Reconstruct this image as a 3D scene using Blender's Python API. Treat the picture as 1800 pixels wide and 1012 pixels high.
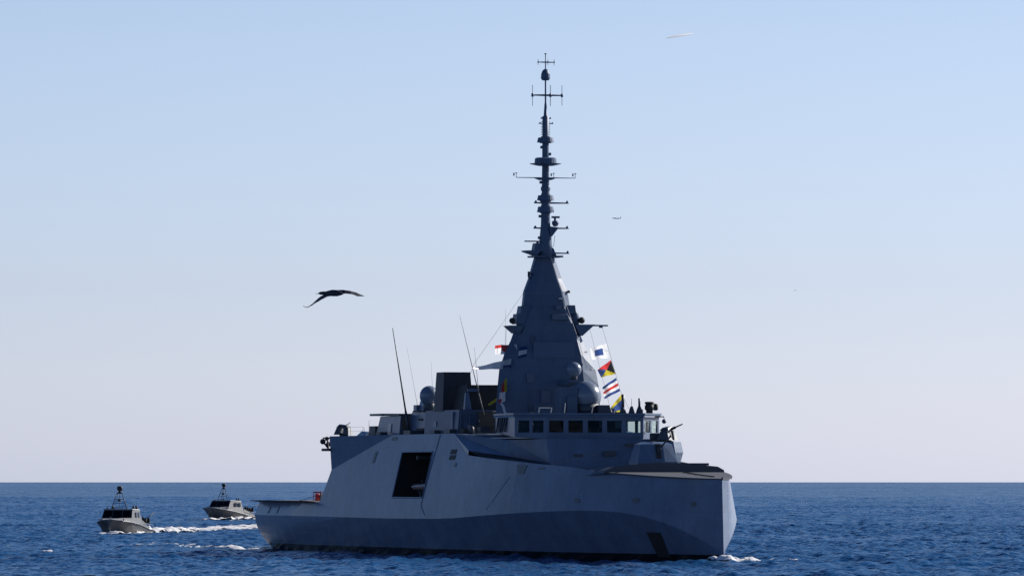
import bpy, bmesh, math, random
import numpy as np
from mathutils import Vector, Matrix, noise as mnoise

R = math.radians
random.seed(7)
scene = bpy.context.scene
for o in list(bpy.data.objects):
    bpy.data.objects.remove(o)

# ------------------------------------------------------------------ camera
EYE = 6.7
cam_data = bpy.data.cameras.new("camera")
cam_data.sensor_width = 36.0
cam_data.lens = 248.0
cam_data.clip_start = 1.0
cam_data.clip_end = 200000.0
cam = bpy.data.objects.new("camera", cam_data)
cam.location = (0, 0, EYE)
cam.rotation_euler = (R(90 + 1.569), 0, 0)
scene.collection.objects.link(cam)
scene.camera = cam

# ------------------------------------------------------------------ light
SUN_PHI, SUN_EL = 31.0, 28.0        # direction to the sun: from +X towards +Y, then up
world = bpy.data.worlds.new("World")
scene.world = world
world.use_nodes = True
wn, wl = world.node_tree.nodes, world.node_tree.links
bg = wn["Background"]
sky = wn.new("ShaderNodeTexSky")
sky.sky_type = 'NISHITA'
sky.sun_disc = False
sky.sun_elevation = R(SUN_EL)
sky.sun_rotation = R(90 - SUN_PHI)
sky.altitude = 0
sky.air_density = 1.0
sky.dust_density = 0.6
sky.ozone_density = 3.0
# clear winter air: the sky's own blue, a touch deeper overhead, pale lavender at the horizon
w_tc = wn.new("ShaderNodeTexCoord")
w_sep = wn.new("ShaderNodeSeparateXYZ")
wl.new(w_tc.outputs['Generated'], w_sep.inputs[0])
w_r = wn.new("ShaderNodeValToRGB")
wl.new(w_sep.outputs[2], w_r.inputs[0])
SKY_GAIN = [(0.0, (1.305, 1.498, 2.461)), (0.01, (1.241, 1.38, 2.172)), (0.026, (1.081, 1.188, 1.819)), (0.065, (1.044, 1.076, 1.47)), (0.14, (0.707, 0.853, 1.165)), (0.3, (0.36, 0.54, 0.84)), (1.0, (0.3, 0.5, 0.84))]
while len(w_r.color_ramp.elements) < len(SKY_GAIN): w_r.color_ramp.elements.new(0.5)
for e, (p, c) in zip(w_r.color_ramp.elements, SKY_GAIN):
    e.position = p; e.color = (*[x / 2.5 for x in c], 1)
w_m = wn.new("ShaderNodeMix"); w_m.data_type = 'RGBA'; w_m.blend_type = 'MULTIPLY'
w_m.inputs[0].default_value = 1.0
wl.new(sky.outputs[0], w_m.inputs[6]); wl.new(w_r.outputs[0], w_m.inputs[7])
w_s = wn.new("ShaderNodeVectorMath"); w_s.operation = 'SCALE'; w_s.inputs[3].default_value = 2.5
wl.new(w_m.outputs[2], w_s.inputs[0])
wl.new(w_s.outputs[0], bg.inputs[0])
bg.inputs[1].default_value = 0.06

sd = bpy.data.lights.new("sun", 'SUN')
sd.energy = 5.0
sd.angle = R(0.5)
sd.color = (1.0, 0.95, 0.89)
sun = bpy.data.objects.new("sun", sd)
dvec = Vector((math.cos(R(SUN_PHI)) * math.cos(R(SUN_EL)), math.sin(R(SUN_PHI)) * math.cos(R(SUN_EL)), math.sin(R(SUN_EL))))
sun.rotation_euler = dvec.to_track_quat('Z', 'Y').to_euler()
sun.location = (300, 300, 300)
scene.collection.objects.link(sun)

scene.view_settings.view_transform = 'Standard'
scene.view_settings.look = 'None'
scene.view_settings.exposure = 0.737
scene.view_settings.gamma = 1.0
scene.cycles.use_denoising = True
scene.cycles.max_bounces = 6
scene.cycles.transparent_max_bounces = 12

# ------------------------------------------------------------------ materials
def new_mat(name):
    m = bpy.data.materials.new(name)
    m.use_nodes = True
    nt = m.node_tree
    return m, nt.nodes, nt.links, nt.nodes["Principled BSDF"]

def noise_node(n, l, scale, detail=4, rough=0.55, vec=None, dims=(1, 1, 1)):
    tc = n.new("ShaderNodeTexCoord")
    mp = n.new("ShaderNodeMapping")
    mp.inputs['Scale'].default_value = dims
    l.new(tc.outputs['Object'], mp.inputs[0])
    t = n.new("ShaderNodeTexNoise")
    t.inputs['Scale'].default_value = scale
    t.inputs['Detail'].default_value = detail
    t.inputs['Roughness'].default_value = rough
    l.new(mp.outputs[0], t.inputs['Vector'])
    return t

def ramp(n, l, src, p0, p1, c0=(0, 0, 0, 1), c1=(1, 1, 1, 1)):
    r = n.new("ShaderNodeValToRGB")
    r.color_ramp.elements[0].position = p0
    r.color_ramp.elements[1].position = p1
    r.color_ramp.elements[0].color = c0
    r.color_ramp.elements[1].color = c1
    l.new(src, r.inputs[0])
    return r

def mix(n, l, fac, a, b, mode='MIX'):
    m = n.new("ShaderNodeMix")
    m.data_type = 'RGBA'
    m.blend_type = mode
    for sock, v in ((m.inputs[0], fac), (m.inputs[6], a), (m.inputs[7], b)):
        if isinstance(v, (int, float)):
            sock.default_value = v
        elif isinstance(v, tuple):
            sock.default_value = v
        else:
            l.new(v, sock)
    return m.outputs[2]

def paint(name, col, rough=0.42, var=0.12, boot=False, spec=0.5, weather=True):
    """painted steel: faint blotches, vertical run-off streaks, slightly dished plating"""
    m, n, l, b = new_mat(name)
    c = (*col, 1)
    dk = tuple(x * (1 - var * 1.6) for x in col) + (1,)
    lt = tuple(min(1, x * (1 + var)) for x in col) + (1,)
    big = noise_node(n, l, 0.35, 5)
    out = mix(n, l, ramp(n, l, big.outputs[0], 0.35, 0.68).outputs[0], dk, lt)
    if weather:
        st = noise_node(n, l, 1.0, 5, 0.6, dims=(1.6, 1.6, 0.12))
        sf = ramp(n, l, st.outputs[0], 0.56, 0.78, (0, 0, 0, 1), (0.55, 0.55, 0.55, 1)).outputs[0]
        out = mix(n, l, sf, out, tuple(x * 0.55 for x in col) + (1,))
        plate = n.new("ShaderNodeTexBrick")
        tc = n.new("ShaderNodeTexCoord")
        mp = n.new("ShaderNodeMapping")
        mp.inputs['Rotation'].default_value = (R(90), 0, 0)
        l.new(tc.outputs['Object'], mp.inputs[0])
        l.new(mp.outputs[0], plate.inputs['Vector'])
        plate.inputs['Color1'].default_value = (1, 1, 1, 1)
        plate.inputs['Color2'].default_value = (0.93, 0.93, 0.93, 1)
        plate.inputs['Mortar'].default_value = (0.80, 0.80, 0.80, 1)
        plate.inputs['Scale'].default_value = 1.0
        plate.inputs['Mortar Size'].default_value = 0.02
        plate.inputs['Brick Width'].default_value = 6.0
        plate.inputs['Row Height'].default_value = 2.1
        out = mix(n, l, 0.7, out, plate.outputs['Color'], 'MULTIPLY')
    if boot:
        tc = n.new("ShaderNodeTexCoord")
        sx = n.new("ShaderNodeSeparateXYZ")
        l.new(tc.outputs['Object'], sx.inputs[0])
        mr = n.new("ShaderNodeMapRange")
        mr.inputs['From Min'].default_value = 0.70
        mr.inputs['From Max'].default_value = 0.74
        l.new(sx.outputs[2], mr.inputs[0])
        out = mix(n, l, mr.outputs[0], (0.012, 0.013, 0.015, 1), out)
    l.new(out, b.inputs['Base Color'])
    b.inputs['Roughness'].default_value = rough
    b.inputs['Specular IOR Level'].default_value = spec
    if weather:
        bp = n.new("ShaderNodeBump")
        bp.inputs['Strength'].default_value = 0.45
        bp.inputs['Distance'].default_value = 0.05
        bn = noise_node(n, l, 0.55, 2)
        l.new(bn.outputs[0], bp.inputs['Height'])
        l.new(bp.outputs[0], b.inputs['Normal'])
    return m

def plain(name, col, rough=0.5, metal=0.0, var=0.15, scale=3.0):
    m, n, l, b = new_mat(name)
    t = noise_node(n, l, scale, 4)
    o = mix(n, l, t.outputs[0], tuple(x * (1 - var) for x in col) + (1,), tuple(min(1, x * (1 + var)) for x in col) + (1,))
    l.new(o, b.inputs['Base Color'])
    b.inputs['Roughness'].default_value = rough
    b.inputs['Metallic'].default_value = metal
    return m

M = {}
M['hull'] = paint("hull_grey_paint", (0.108, 0.146, 0.216), 0.26, 0.09, boot=True, spec=0.09)
M['grey'] = paint("superstructure_grey_paint", (0.094, 0.132, 0.20), 0.28, 0.09, spec=0.14)
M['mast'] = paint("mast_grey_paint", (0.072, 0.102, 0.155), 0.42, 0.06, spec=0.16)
M['dark'] = plain("dark_grey_paint", (0.036, 0.044, 0.058), 0.5)
M['bowdeck'] = plain("bow_deck_nonskid", (0.034, 0.038, 0.050), 0.8, 0, 0.2, 1.5)
M['black'] = plain("matt_black_paint", (0.014, 0.014, 0.015), 0.7)
M['radome'] = plain("radome_grey_plastic", (0.115, 0.145, 0.19), 0.28, 0, 0.05, 1.0)
M['panel'] = plain("radar_panel_grey", (0.062, 0.088, 0.135), 0.5)
M['deck'] = plain("deck_nonskid_grey", (0.05, 0.052, 0.056), 0.8, 0, 0.25, 1.2)
M['net'] = plain("brown_safety_net", (0.10, 0.075, 0.06), 0.9)
M['white'] = plain("white_plastic", (0.5, 0.5, 0.5), 0.5)
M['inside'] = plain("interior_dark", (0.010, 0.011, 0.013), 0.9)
M['soot'] = plain("funnel_dark_paint", (0.014, 0.019, 0.028), 0.6)
M['rope'] = plain("pale_rope", (0.45, 0.45, 0.44), 0.8)
M['cable'] = plain("dark_cable", (0.10, 0.10, 0.11), 0.7)
M['red'] = plain("red_paint", (0.50, 0.035, 0.03), 0.5, 0, 0.3)
M['tube'] = plain("grey_rubber_tube", (0.20, 0.13, 0.12), 0.6)
M['tan'] = plain("tan_canvas", (0.075, 0.062, 0.052), 0.9)
M['skin'] = plain("skin", (0.45, 0.28, 0.20), 0.6)
M['cloth'] = plain("dark_uniform", (0.02, 0.022, 0.03), 0.9)
M['bird'] = plain("black_feathers", (0.008, 0.008, 0.012), 0.6, 0, 0.3, 14)
M['beak'] = plain("pale_beak", (0.14, 0.13, 0.10), 0.5)
M['boat'] = paint("patrol_boat_grey", (0.068, 0.068, 0.070), 0.45, 0.15)
M['boatdeck'] = plain("patrol_boat_deck", (0.28, 0.28, 0.275), 0.6)
M['alu'] = plain("aluminium_tube", (0.40, 0.41, 0.43), 0.4, 0.6)
M['plane'] = plain("aircraft_paint", (0.85, 0.86, 0.88), 0.4, 0, 0.04)

def flag_mat(name, col):
    m, n, l, b = new_mat(name)
    t = noise_node(n, l, 6, 2)
    o = mix(n, l, t.outputs[0], tuple(x * 0.85 for x in col) + (1,), tuple(col) + (1,))
    l.new(o, b.inputs['Base Color'])
    b.inputs['Roughness'].default_value = 0.9
    tr = n.new("ShaderNodeBsdfTranslucent")
    l.new(o, tr.inputs[0])
    ms = n.new("ShaderNodeMixShader")
    ms.inputs[0].default_value = 0.62
    l.new(b.outputs[0], ms.inputs[1])
    l.new(tr.outputs[0], ms.inputs[2])
    l.new(ms.outputs[0], n["Material Output"].inputs[0])
    return m
FL = {'w': flag_mat("flag_white", (0.74, 0.74, 0.74)), 'b': flag_mat("flag_blue", (0.035, 0.07, 0.21)),
      'r': flag_mat("flag_red", (0.50, 0.045, 0.045)), 'y': flag_mat("flag_yellow", (0.45, 0.38, 0.035)),
      'k': flag_mat("flag_black", (0.02, 0.02, 0.025))}

def glass_mat(name, tint, trans=0.5):
    m, n, l, b = new_mat(name)
    n.remove(b)
    tr = n.new("ShaderNodeBsdfTransparent")
    tr.inputs[0].default_value = (tint[0] * trans, tint[1] * trans, tint[2] * trans, 1)
    gl = n.new("ShaderNodeBsdfGlossy")
    gl.inputs['Roughness'].default_value = 0.04
    gl.inputs[0].default_value = (0.9, 0.9, 0.9, 1)
    lw = n.new("ShaderNodeLayerWeight")
    pw = n.new("ShaderNodeMath"); pw.operation = 'POWER'; pw.inputs[1].default_value = 5.0
    l.new(lw.outputs['Facing'], pw.inputs[0])
    fr = n.new("ShaderNodeMath"); fr.operation = 'MULTIPLY_ADD'; fr.inputs[1].default_value = 0.9; fr.inputs[2].default_value = 0.022
    l.new(pw.outputs[0], fr.inputs[0])
    ms = n.new("ShaderNodeMixShader")
    l.new(fr.outputs[0], ms.inputs[0])
    l.new(tr.outputs[0], ms.inputs[1])
    l.new(gl.outputs[0], ms.inputs[2])
    l.new(ms.outputs[0], n["Material Output"].inputs[0])
    return m
M['glass'] = glass_mat("tinted_bridge_glass", (0.95, 1.0, 0.98), 0.95)
M['darkglass'] = glass_mat("dark_boat_glass", (0.5, 0.6, 0.8), 0.35)

def foam_mat(name, thr, soft, scale, col=(0.58, 0.58, 0.58)):
    m, n, l, b = new_mat(name)
    b.inputs['Base Color'].default_value = (*col, 1)
    b.inputs['Roughness'].default_value = 0.85
    t = noise_node(n, l, scale, 6, 0.65, dims=(1, 0.45, 1.6))
    at = n.new("ShaderNodeAttribute")
    at.attribute_name = "cover"
    ad = n.new("ShaderNodeMath")
    ad.operation = 'ADD'
    l.new(t.outputs[0], ad.inputs[0])
    l.new(at.outputs['Fac'], ad.inputs[1])
    rp = ramp(n, l, ad.outputs[0], thr, thr + soft)
    l.new(rp.outputs[0], b.inputs['Alpha'])
    return m
M['foam'] = foam_mat("white_foam", 0.92, 0.12, 1.1)
M['thinfoam'] = foam_mat("thin_foam", 1.05, 0.10, 0.8)

SEA_K = (1.0, 1.1)
SEA_MAX = 0.42
def sea_mat():
    m, n, l, b = new_mat("sea_water")
    n.remove(b)
    dif = n.new("ShaderNodeBsdfDiffuse")
    dif.inputs[0].default_value = (0.007, 0.051, 0.136, 1)
    b = n.new("ShaderNodeBsdfGlossy")
    fre = n.new("ShaderNodeFresnel")
    fre.inputs[0].default_value = 1.333
    lim = n.new("ShaderNodeMapRange")          # a ruffled sea never mirrors fully, even at a low angle
    lim.inputs['From Max'].default_value = 0.55
    lim.inputs['To Max'].default_value = SEA_MAX
    l.new(fre.outputs[0], lim.inputs[0])
    ms = n.new("ShaderNodeMixShader")
    gst = n.new('ShaderNodeMath'); gst.operation = 'MULTIPLY'; l.new(lim.outputs[0], gst.inputs[0])
    l.new(gst.outputs[0], ms.inputs[0]); l.new(dif.outputs[0], ms.inputs[1]); l.new(b.outputs[0], ms.inputs[2])
    l.new(ms.outputs[0], n["Material Output"].inputs[0])
    t2 = noise_node(n, l, 0.02, 5, 0.62, dims=(0.7, 0.35, 1))
    gr = n.new('ShaderNodeMapRange'); gr.inputs['From Min'].default_value = 0.3; gr.inputs['From Max'].default_value = 0.7
    gr.inputs['To Min'].default_value = 0.60; gr.inputs['To Max'].default_value = 1.6
    l.new(t2.outputs[0], gr.inputs[0]); l.new(gr.outputs[0], gst.inputs[1])
    # small wavelets: every facet leans its own way
    geo = n.new("ShaderNodeNewGeometry")
    acc = geo.outputs['Normal']
    for sc_, k in ((0.9, SEA_K[0]), (3.3, SEA_K[1])):
        t = noise_node(n, l, sc_, 2, 0.5, dims=(0.8, 1.0, 1))
        sub = n.new("ShaderNodeVectorMath"); sub.operation = 'SUBTRACT'; sub.inputs[1].default_value = (0.5, 0.5, 0.5)
        l.new(t.outputs['Color'], sub.inputs[0])
        mul = n.new("ShaderNodeVectorMath"); mul.operation = 'MULTIPLY'; mul.inputs[1].default_value = (k, k, 0)
        l.new(sub.outputs[0], mul.inputs[0])
        add = n.new("ShaderNodeVectorMath"); add.operation = 'ADD'
        l.new(acc, add.inputs[0]); l.new(mul.outputs[0], add.inputs[1])
        acc = add.outputs[0]
    nz = n.new("ShaderNodeVectorMath"); nz.operation = 'NORMALIZE'
    l.new(acc, nz.inputs[0]); l.new(nz.outputs[0], b.inputs['Normal']); l.new(nz.outputs[0], fre.inputs['Normal']); l.new(nz.outputs[0], dif.inputs['Normal'])
    # gusts: patches where the water is a little rougher
    mr = n.new("ShaderNodeMapRange")
    mr.inputs['To Min'].default_value = 0.10
    mr.inputs['To Max'].default_value = 0.22
    l.new(t2.outputs[0], mr.inputs[0])
    l.new(mr.outputs[0], b.inputs['Roughness'])
    return m
M['sea'] = sea_mat()

# ------------------------------------------------------------------ mesh helpers
def tag(o, label=None, cat=None, group=None, kind=None):
    if label: o['label'] = label
    if cat: o['category'] = cat
    if group: o['group'] = group
    if kind: o['kind'] = kind
    return o

def empty(name, loc=(0, 0, 0), rz=0.0):
    o = bpy.data.objects.new(name, None)
    o.location = loc
    o.rotation_euler = (0, 0, rz)
    o.empty_display_size = 0.5
    scene.collection.objects.link(o)
    return o

class MB:
    def __init__(self, tf=None):
        self.v, self.f, self.mi, self.sm = [], [], [], []
        self.tf = tf or (lambda p: Vector(p))
        self.cur, self.smooth = 0, False
    def add(self, pts):
        i = len(self.v)
        self.v += [self.tf(p) for p in pts]
        return list(range(i, len(self.v)))
    def face(self, idx):
        self.f.append(idx); self.mi.append(self.cur); self.sm.append(self.smooth)
    def poly(self, pts):
        self.face(self.add(pts)); return self
    def loft(self, rings, closed=True, caps=True):
        ids = [self.add(r) for r in rings]
        k = len(rings[0])
        for a, b in zip(ids, ids[1:]):
            for j in range(k if closed else k - 1):
                self.face([a[j], a[(j + 1) % k], b[(j + 1) % k], b[j]])
        if caps:
            self.face(ids[0][::-1]); self.face(ids[-1])
        return self
    def box(self, x0, x1, y0, y1, z0, z1, top=None):
        """top = (dx0, dx1, dy0, dy1): how far the top edges move"""
        t = top or (0, 0, 0, 0)
        lo = [(x0, y0, z0), (x1, y0, z0), (x1, y1, z0), (x0, y1, z0)]
        hi = [(x0 + t[0], y0 + t[2], z1), (x1 + t[1], y0 + t[2], z1), (x1 + t[1], y1 + t[3], z1), (x0 + t[0], y1 + t[3], z1)]
        return self.loft([lo, hi])
    def prism(self, lo, hi):
        return self.loft([lo, hi])
    def tube(self, a, b, r0, r1=None, n=8):
        r1 = r0 if r1 is None else r1
        a, b = Vector(a), Vector(b)
        d = (b - a).normalized()
        u = d.orthogonal().normalized(); w = d.cross(u)
        ring = lambda c, r: [tuple(c + (u * math.cos(2 * math.pi * j / n) + w * math.sin(2 * math.pi * j / n)) * r) for j in range(n)]
        s = self.smooth; self.smooth = n > 6
        self.loft([ring(a, r0), ring(b, r1)]); self.smooth = s
        return self
    def lathe(self, c, prof, n=16, smooth=True):
        """prof: (radius, height) pairs about a vertical axis through c"""
        s = self.smooth; self.smooth = smooth
        rings = [[(c[0] + r * math.cos(2 * math.pi * j / n), c[1] + r * math.sin(2 * math.pi * j / n), c[2] + h) for j in range(n)] for r, h in prof]
        self.loft(rings); self.smooth = s
        return self
    def ball(self, c, r, n=14, zs=1.0, lo=-1.0):
        a0 = math.asin(lo)
        prof = [(max(0.002, r * math.cos(a0 + (math.pi / 2 - a0) * k / 10)), zs * r * math.sin(a0 + (math.pi / 2 - a0) * k / 10)) for k in range(11)]
        return self.lathe(c, prof, n)
    def build(self, name, mats, parent=None, recalc=True, bevel=0.0):
        me = bpy.data.meshes.new(name)
        me.from_pydata([tuple(p) for p in self.v], [], self.f)
        for m in (mats if isinstance(mats, (list, tuple)) else [mats]):
            me.materials.append(m)
        me.polygons.foreach_set('material_index', self.mi)
        me.polygons.foreach_set('use_smooth', self.sm)
        bm = bmesh.new(); bm.from_mesh(me)
        bmesh.ops.remove_doubles(bm, verts=bm.verts, dist=0.0005)
        if recalc:
            bmesh.ops.recalc_face_normals(bm, faces=bm.faces)
        bm.to_mesh(me); bm.free()
        me.update()
        o = bpy.data.objects.new(name, me)
        scene.collection.objects.link(o)
        if parent: o.parent = parent
        if bevel:
            b = o.modifiers.new("bevel", 'BEVEL'); b.width = bevel; b.segments = 2; b.limit_method = 'ANGLE'
        return o

# ================================================================== one piece, one part: separate fittings that were shaped together
def split_clusters(o, tol=0.03):
    me = o.data
    n = len(me.vertices)
    par = list(range(n))
    def fd(a):
        while par[a] != a:
            par[a] = par[par[a]]; a = par[a]
        return a
    for e in me.edges:
        a, b = fd(e.vertices[0]), fd(e.vertices[1])
        if a != b: par[a] = b
    groups = {}
    for v in range(n): groups.setdefault(fd(v), []).append(v)
    boxes = []
    for vs in groups.values():
        c = [me.vertices[v].co for v in vs]
        boxes.append([set(vs), [min(p[i] for p in c) - tol for i in range(3)], [max(p[i] for p in c) + tol for i in range(3)]])
    merged = True
    while merged:
        merged = False
        for i in range(len(boxes)):
            for j in range(i + 1, len(boxes)):
                A, B = boxes[i], boxes[j]
                if all(A[1][k] <= B[2][k] and B[1][k] <= A[2][k] for k in range(3)):
                    A[0] |= B[0]; A[1] = [min(A[1][k], B[1][k]) for k in range(3)]; A[2] = [max(A[2][k], B[2][k]) for k in range(3)]
                    boxes.pop(j); merged = True; break
            if merged: break
    if len(boxes) < 2: return
    for keep in boxes[1:]:
        c = o.copy(); c.data = me.copy(); scene.collection.objects.link(c)
        bm = bmesh.new(); bm.from_mesh(c.data); bm.verts.ensure_lookup_table()
        bmesh.ops.delete(bm, geom=[v for v in bm.verts if v.index not in keep[0]], context='VERTS')
        bm.to_mesh(c.data); bm.free()
    bm = bmesh.new(); bm.from_mesh(me); bm.verts.ensure_lookup_table()
    bmesh.ops.delete(bm, geom=[v for v in bm.verts if v.index not in boxes[0][0]], context='VERTS')
    bm.to_mesh(me); bm.free()
def below(o):
    for ch in o.children:
        yield ch; yield from below(ch)

# ================================================================== SEA
def waves(X, Y, lo, hi, n, amp, seed, head=R(205), spread=0.9):
    rs = np.random.RandomState(seed)
    Z = np.zeros_like(X)
    for k in range(n):
        lam = lo * (hi / lo) ** ((k + rs.rand()) / n)
        th = head + rs.randn() * spread
        kx, ky = 2 * math.pi / lam * math.cos(th), 2 * math.pi / lam * math.sin(th)
        ph = rs.rand() * 6.283
        s = np.sin(kx * X + ky * Y + ph)
        Z += amp * lam ** 0.85 / math.sqrt(n) * (s + 0.22 * np.cos(2 * (kx * X + ky * Y + ph)))
    return Z

def wave_height(X, Y, fine=True):
    Z = waves(X, Y, 6, 34, 24, 0.014, 3) if fine else waves(X, Y, 14, 40, 24, 0.012, 4)
    if fine:
        Z = Z + waves(X, Y, 1.1, 5.0, 46, 0.051, 5, spread=0.85)
        # wind comes in patches
        g = 0.75 + 0.5 * (0.5 + 0.25 * np.sin(X * 0.031 + 1.3 * np.sin(Y * 0.013)) + 0.25 * np.sin(Y * 0.041 + X * 0.012 + 2.0))
        Z = Z * g
    return Z

def build_sea():
    V, Fq = [], []
    off = 0
    def grid(xs, ys, fine, fade_edges=True):
        nonlocal off
        X, Y = np.meshgrid(xs, ys)
        Z = wave_height(X, Y, fine)
        V.append(np.stack([X.ravel(), Y.ravel(), Z.ravel()], 1))
        nx, ny = len(xs), len(ys)
        i = np.arange(nx * ny).reshape(ny, nx)
        q = np.stack([i[:-1, :-1].ravel(), i[:-1, 1:].ravel(), i[1:, 1:].ravel(), i[1:, :-1].ravel()], 1) + off
        Fq.append(q); off += nx * ny
    grid(np.arange(-115, 115.1, 0.34), np.arange(484, 1080.1, 0.36), True)
    grid(np.arange(-190, 190.1, 0.9), np.arange(1080.1, 1900.2, 1.2), True)
    grid(np.arange(-330, 330.1, 1.6), np.arange(1899, 3000, 2.6), True)
    grid(np.arange(-1000, 1000.1, 6), np.arange(3000, 9000, 9.0), False)
    def quad(x0, x1, y0, y1, z):
        nonlocal off
        V.append(np.array([[x0, y0, z], [x1, y0, z], [x1, y1, z], [x0, y1, z]], float))
        Fq.append(np.array([[0, 1, 2, 3]]) + off); off += 4
    quad(-60000, 60000, 8990, 60000, -0.25)
    quad(-60000, -1000, 3000, 8990, -0.25)
    quad(1000, 60000, 3000, 8990, -0.25)
    quad(-60000, -330, -3000, 3000, -0.25)
    quad(330, 60000, -3000, 3000, -0.25)
    quad(-330, 330, -3000, 484, -0.25)
    quad(-330, -190, 1080, 1899, -0.25)
    quad(190, 330, 1080, 1899, -0.25)
    quad(-330, -115, 484, 1080, -0.25)
    quad(115, 330, 484, 1080, -0.25)
    V = np.concatenate(V); Fq = np.concatenate(Fq)
    me = bpy.data.meshes.new("sea")
    me.vertices.add(len(V)); me.vertices.foreach_set('co', V.ravel())
    me.loops.add(len(Fq) * 4); me.loops.foreach_set('vertex_index', Fq.ravel())
    me.polygons.add(len(Fq))
    me.polygons.foreach_set('loop_start', np.arange(0, len(Fq) * 4, 4))
    me.polygons.foreach_set('loop_total', np.full(len(Fq), 4))
    me.polygons.foreach_set('use_smooth', np.ones(len(Fq), bool))
    me.update(calc_edges=True)
    me.materials.append(M['sea'])
    o = bpy.data.objects.new("sea", me)
    scene.collection.objects.link(o)
    tag(o, kind='structure')
build_sea()

# ================================================================== FRIGATE
TH = R(16.5)
SHIP_RZ = -(math.pi / 2 - TH)
BOW = Vector((17.25, 575.0, 0))
FWD = Vector((math.sin(TH), -math.cos(TH), 0))
STB = Vector((-math.cos(TH), -math.sin(TH), 0))
MID = 61.0                                       # origin of the ship: midships on the waterline
SHIP_LOC = BOW + FWD * (MID - 122)
def sh(p):                                       # (station from stern, metres to starboard, height) -> ship's own axes
    return Vector((p[0] - MID, -p[1], p[2]))
def ship_world(s, p, z):
    return BOW + FWD * (s - 122) + STB * p + Vector((0, 0, z))
def SB(): return MB(sh)

frigate = empty("frigate", SHIP_LOC, SHIP_RZ)
tag(frigate, "large grey stealth frigate with inverted bow and tall pointed mast, seen from its bow", "warship")

def curve(keys):
    ks = np.array(sorted(keys), float)
    x, y = ks[:, 0], ks[:, 1]
    d = np.gradient(y, x)
    def f(s):
        s = float(np.clip(s, x[0], x[-1]))
        i = int(np.clip(np.searchsorted(x, s) - 1, 0, len(x) - 2))
        h = x[i + 1] - x[i]; t = (s - x[i]) / h
        return float((2 * t**3 - 3 * t**2 + 1) * y[i] + (t**3 - 2 * t**2 + t) * h * d[i] + (-2 * t**3 + 3 * t**2) * y[i + 1] + (t**3 - t**2) * h * d[i + 1])
    return f
PW = curve([(0, 6.0), (6, 6.7), (12, 7.2), (26, 7.45), (45, 7.5), (72, 7.35), (82, 6.75), (92, 5.7), (102, 4.15), (106, 3.3), (110, 2.4), (114, 1.55), (117, 0.95), (119.7, 0.45), (121.9, 0.03)])
PK = curve([(0, 8.05), (10, 8.55), (26, 8.8), (45, 8.85), (66, 8.85), (79, 8.7), (92, 7.85), (102, 6.5), (106, 5.7), (110, 4.85), (114, 3.75), (117, 2.65), (119.7, 1.4), (121.9, 0.03)])
ZK = curve([(0, 3.46), (26, 3.42), (60, 3.38), (72, 3.47), (79, 3.68), (92, 4.06), (102, 4.25), (106, 4.25), (110, 4.1), (114, 3.65), (117, 3.0), (119.7, 2.05), (121.9, 0.95)])
PT = curve([(73.2, 7.55), (80, 7.6), (87.6, 7.4), (92.4, 6.95), (101.2, 5.9), (104, 5.4), (107, 4.85), (110, 4.2), (114, 3.1), (118, 1.75), (120.5, 0.8), (121.5, 0.03)])
ZT = curve([(73.2, 9.0), (80, 8.7), (87.6, 8.41), (92.4, 8.2), (101.2, 7.8), (104, 7.55), (107, 7.42), (110, 7.3), (114, 7.13), (118, 7.0), (121.5, 6.9)])
def PA(s): return 7.6 + (8.5 - 7.6) * min(1, s / 20)          # flight deck edge
ZA = 4.7
def tum(s, z): return PK(s) - 0.232 * (z - ZK(s))
def hull_p(s, z):
    zk = ZK(s)
    if z >= zk:
        if s < 26: return PK(s) + (PA(s) - PK(s)) * (z - zk) / (ZA - zk)
        if s < 73.2: return tum(s, z)
        return PK(s) + (PT(s) - PK(s)) * (z - zk) / (ZT(s) - zk)
    return lower_p(s, z / zk)
def lower_p(s, f):
    k = 1.0 + 1.0 * max(0, 1 - s / 40)
    return PW(s) + (PK(s) - PW(s)) * (1 - (1 - max(0, f)) ** k)

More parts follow.
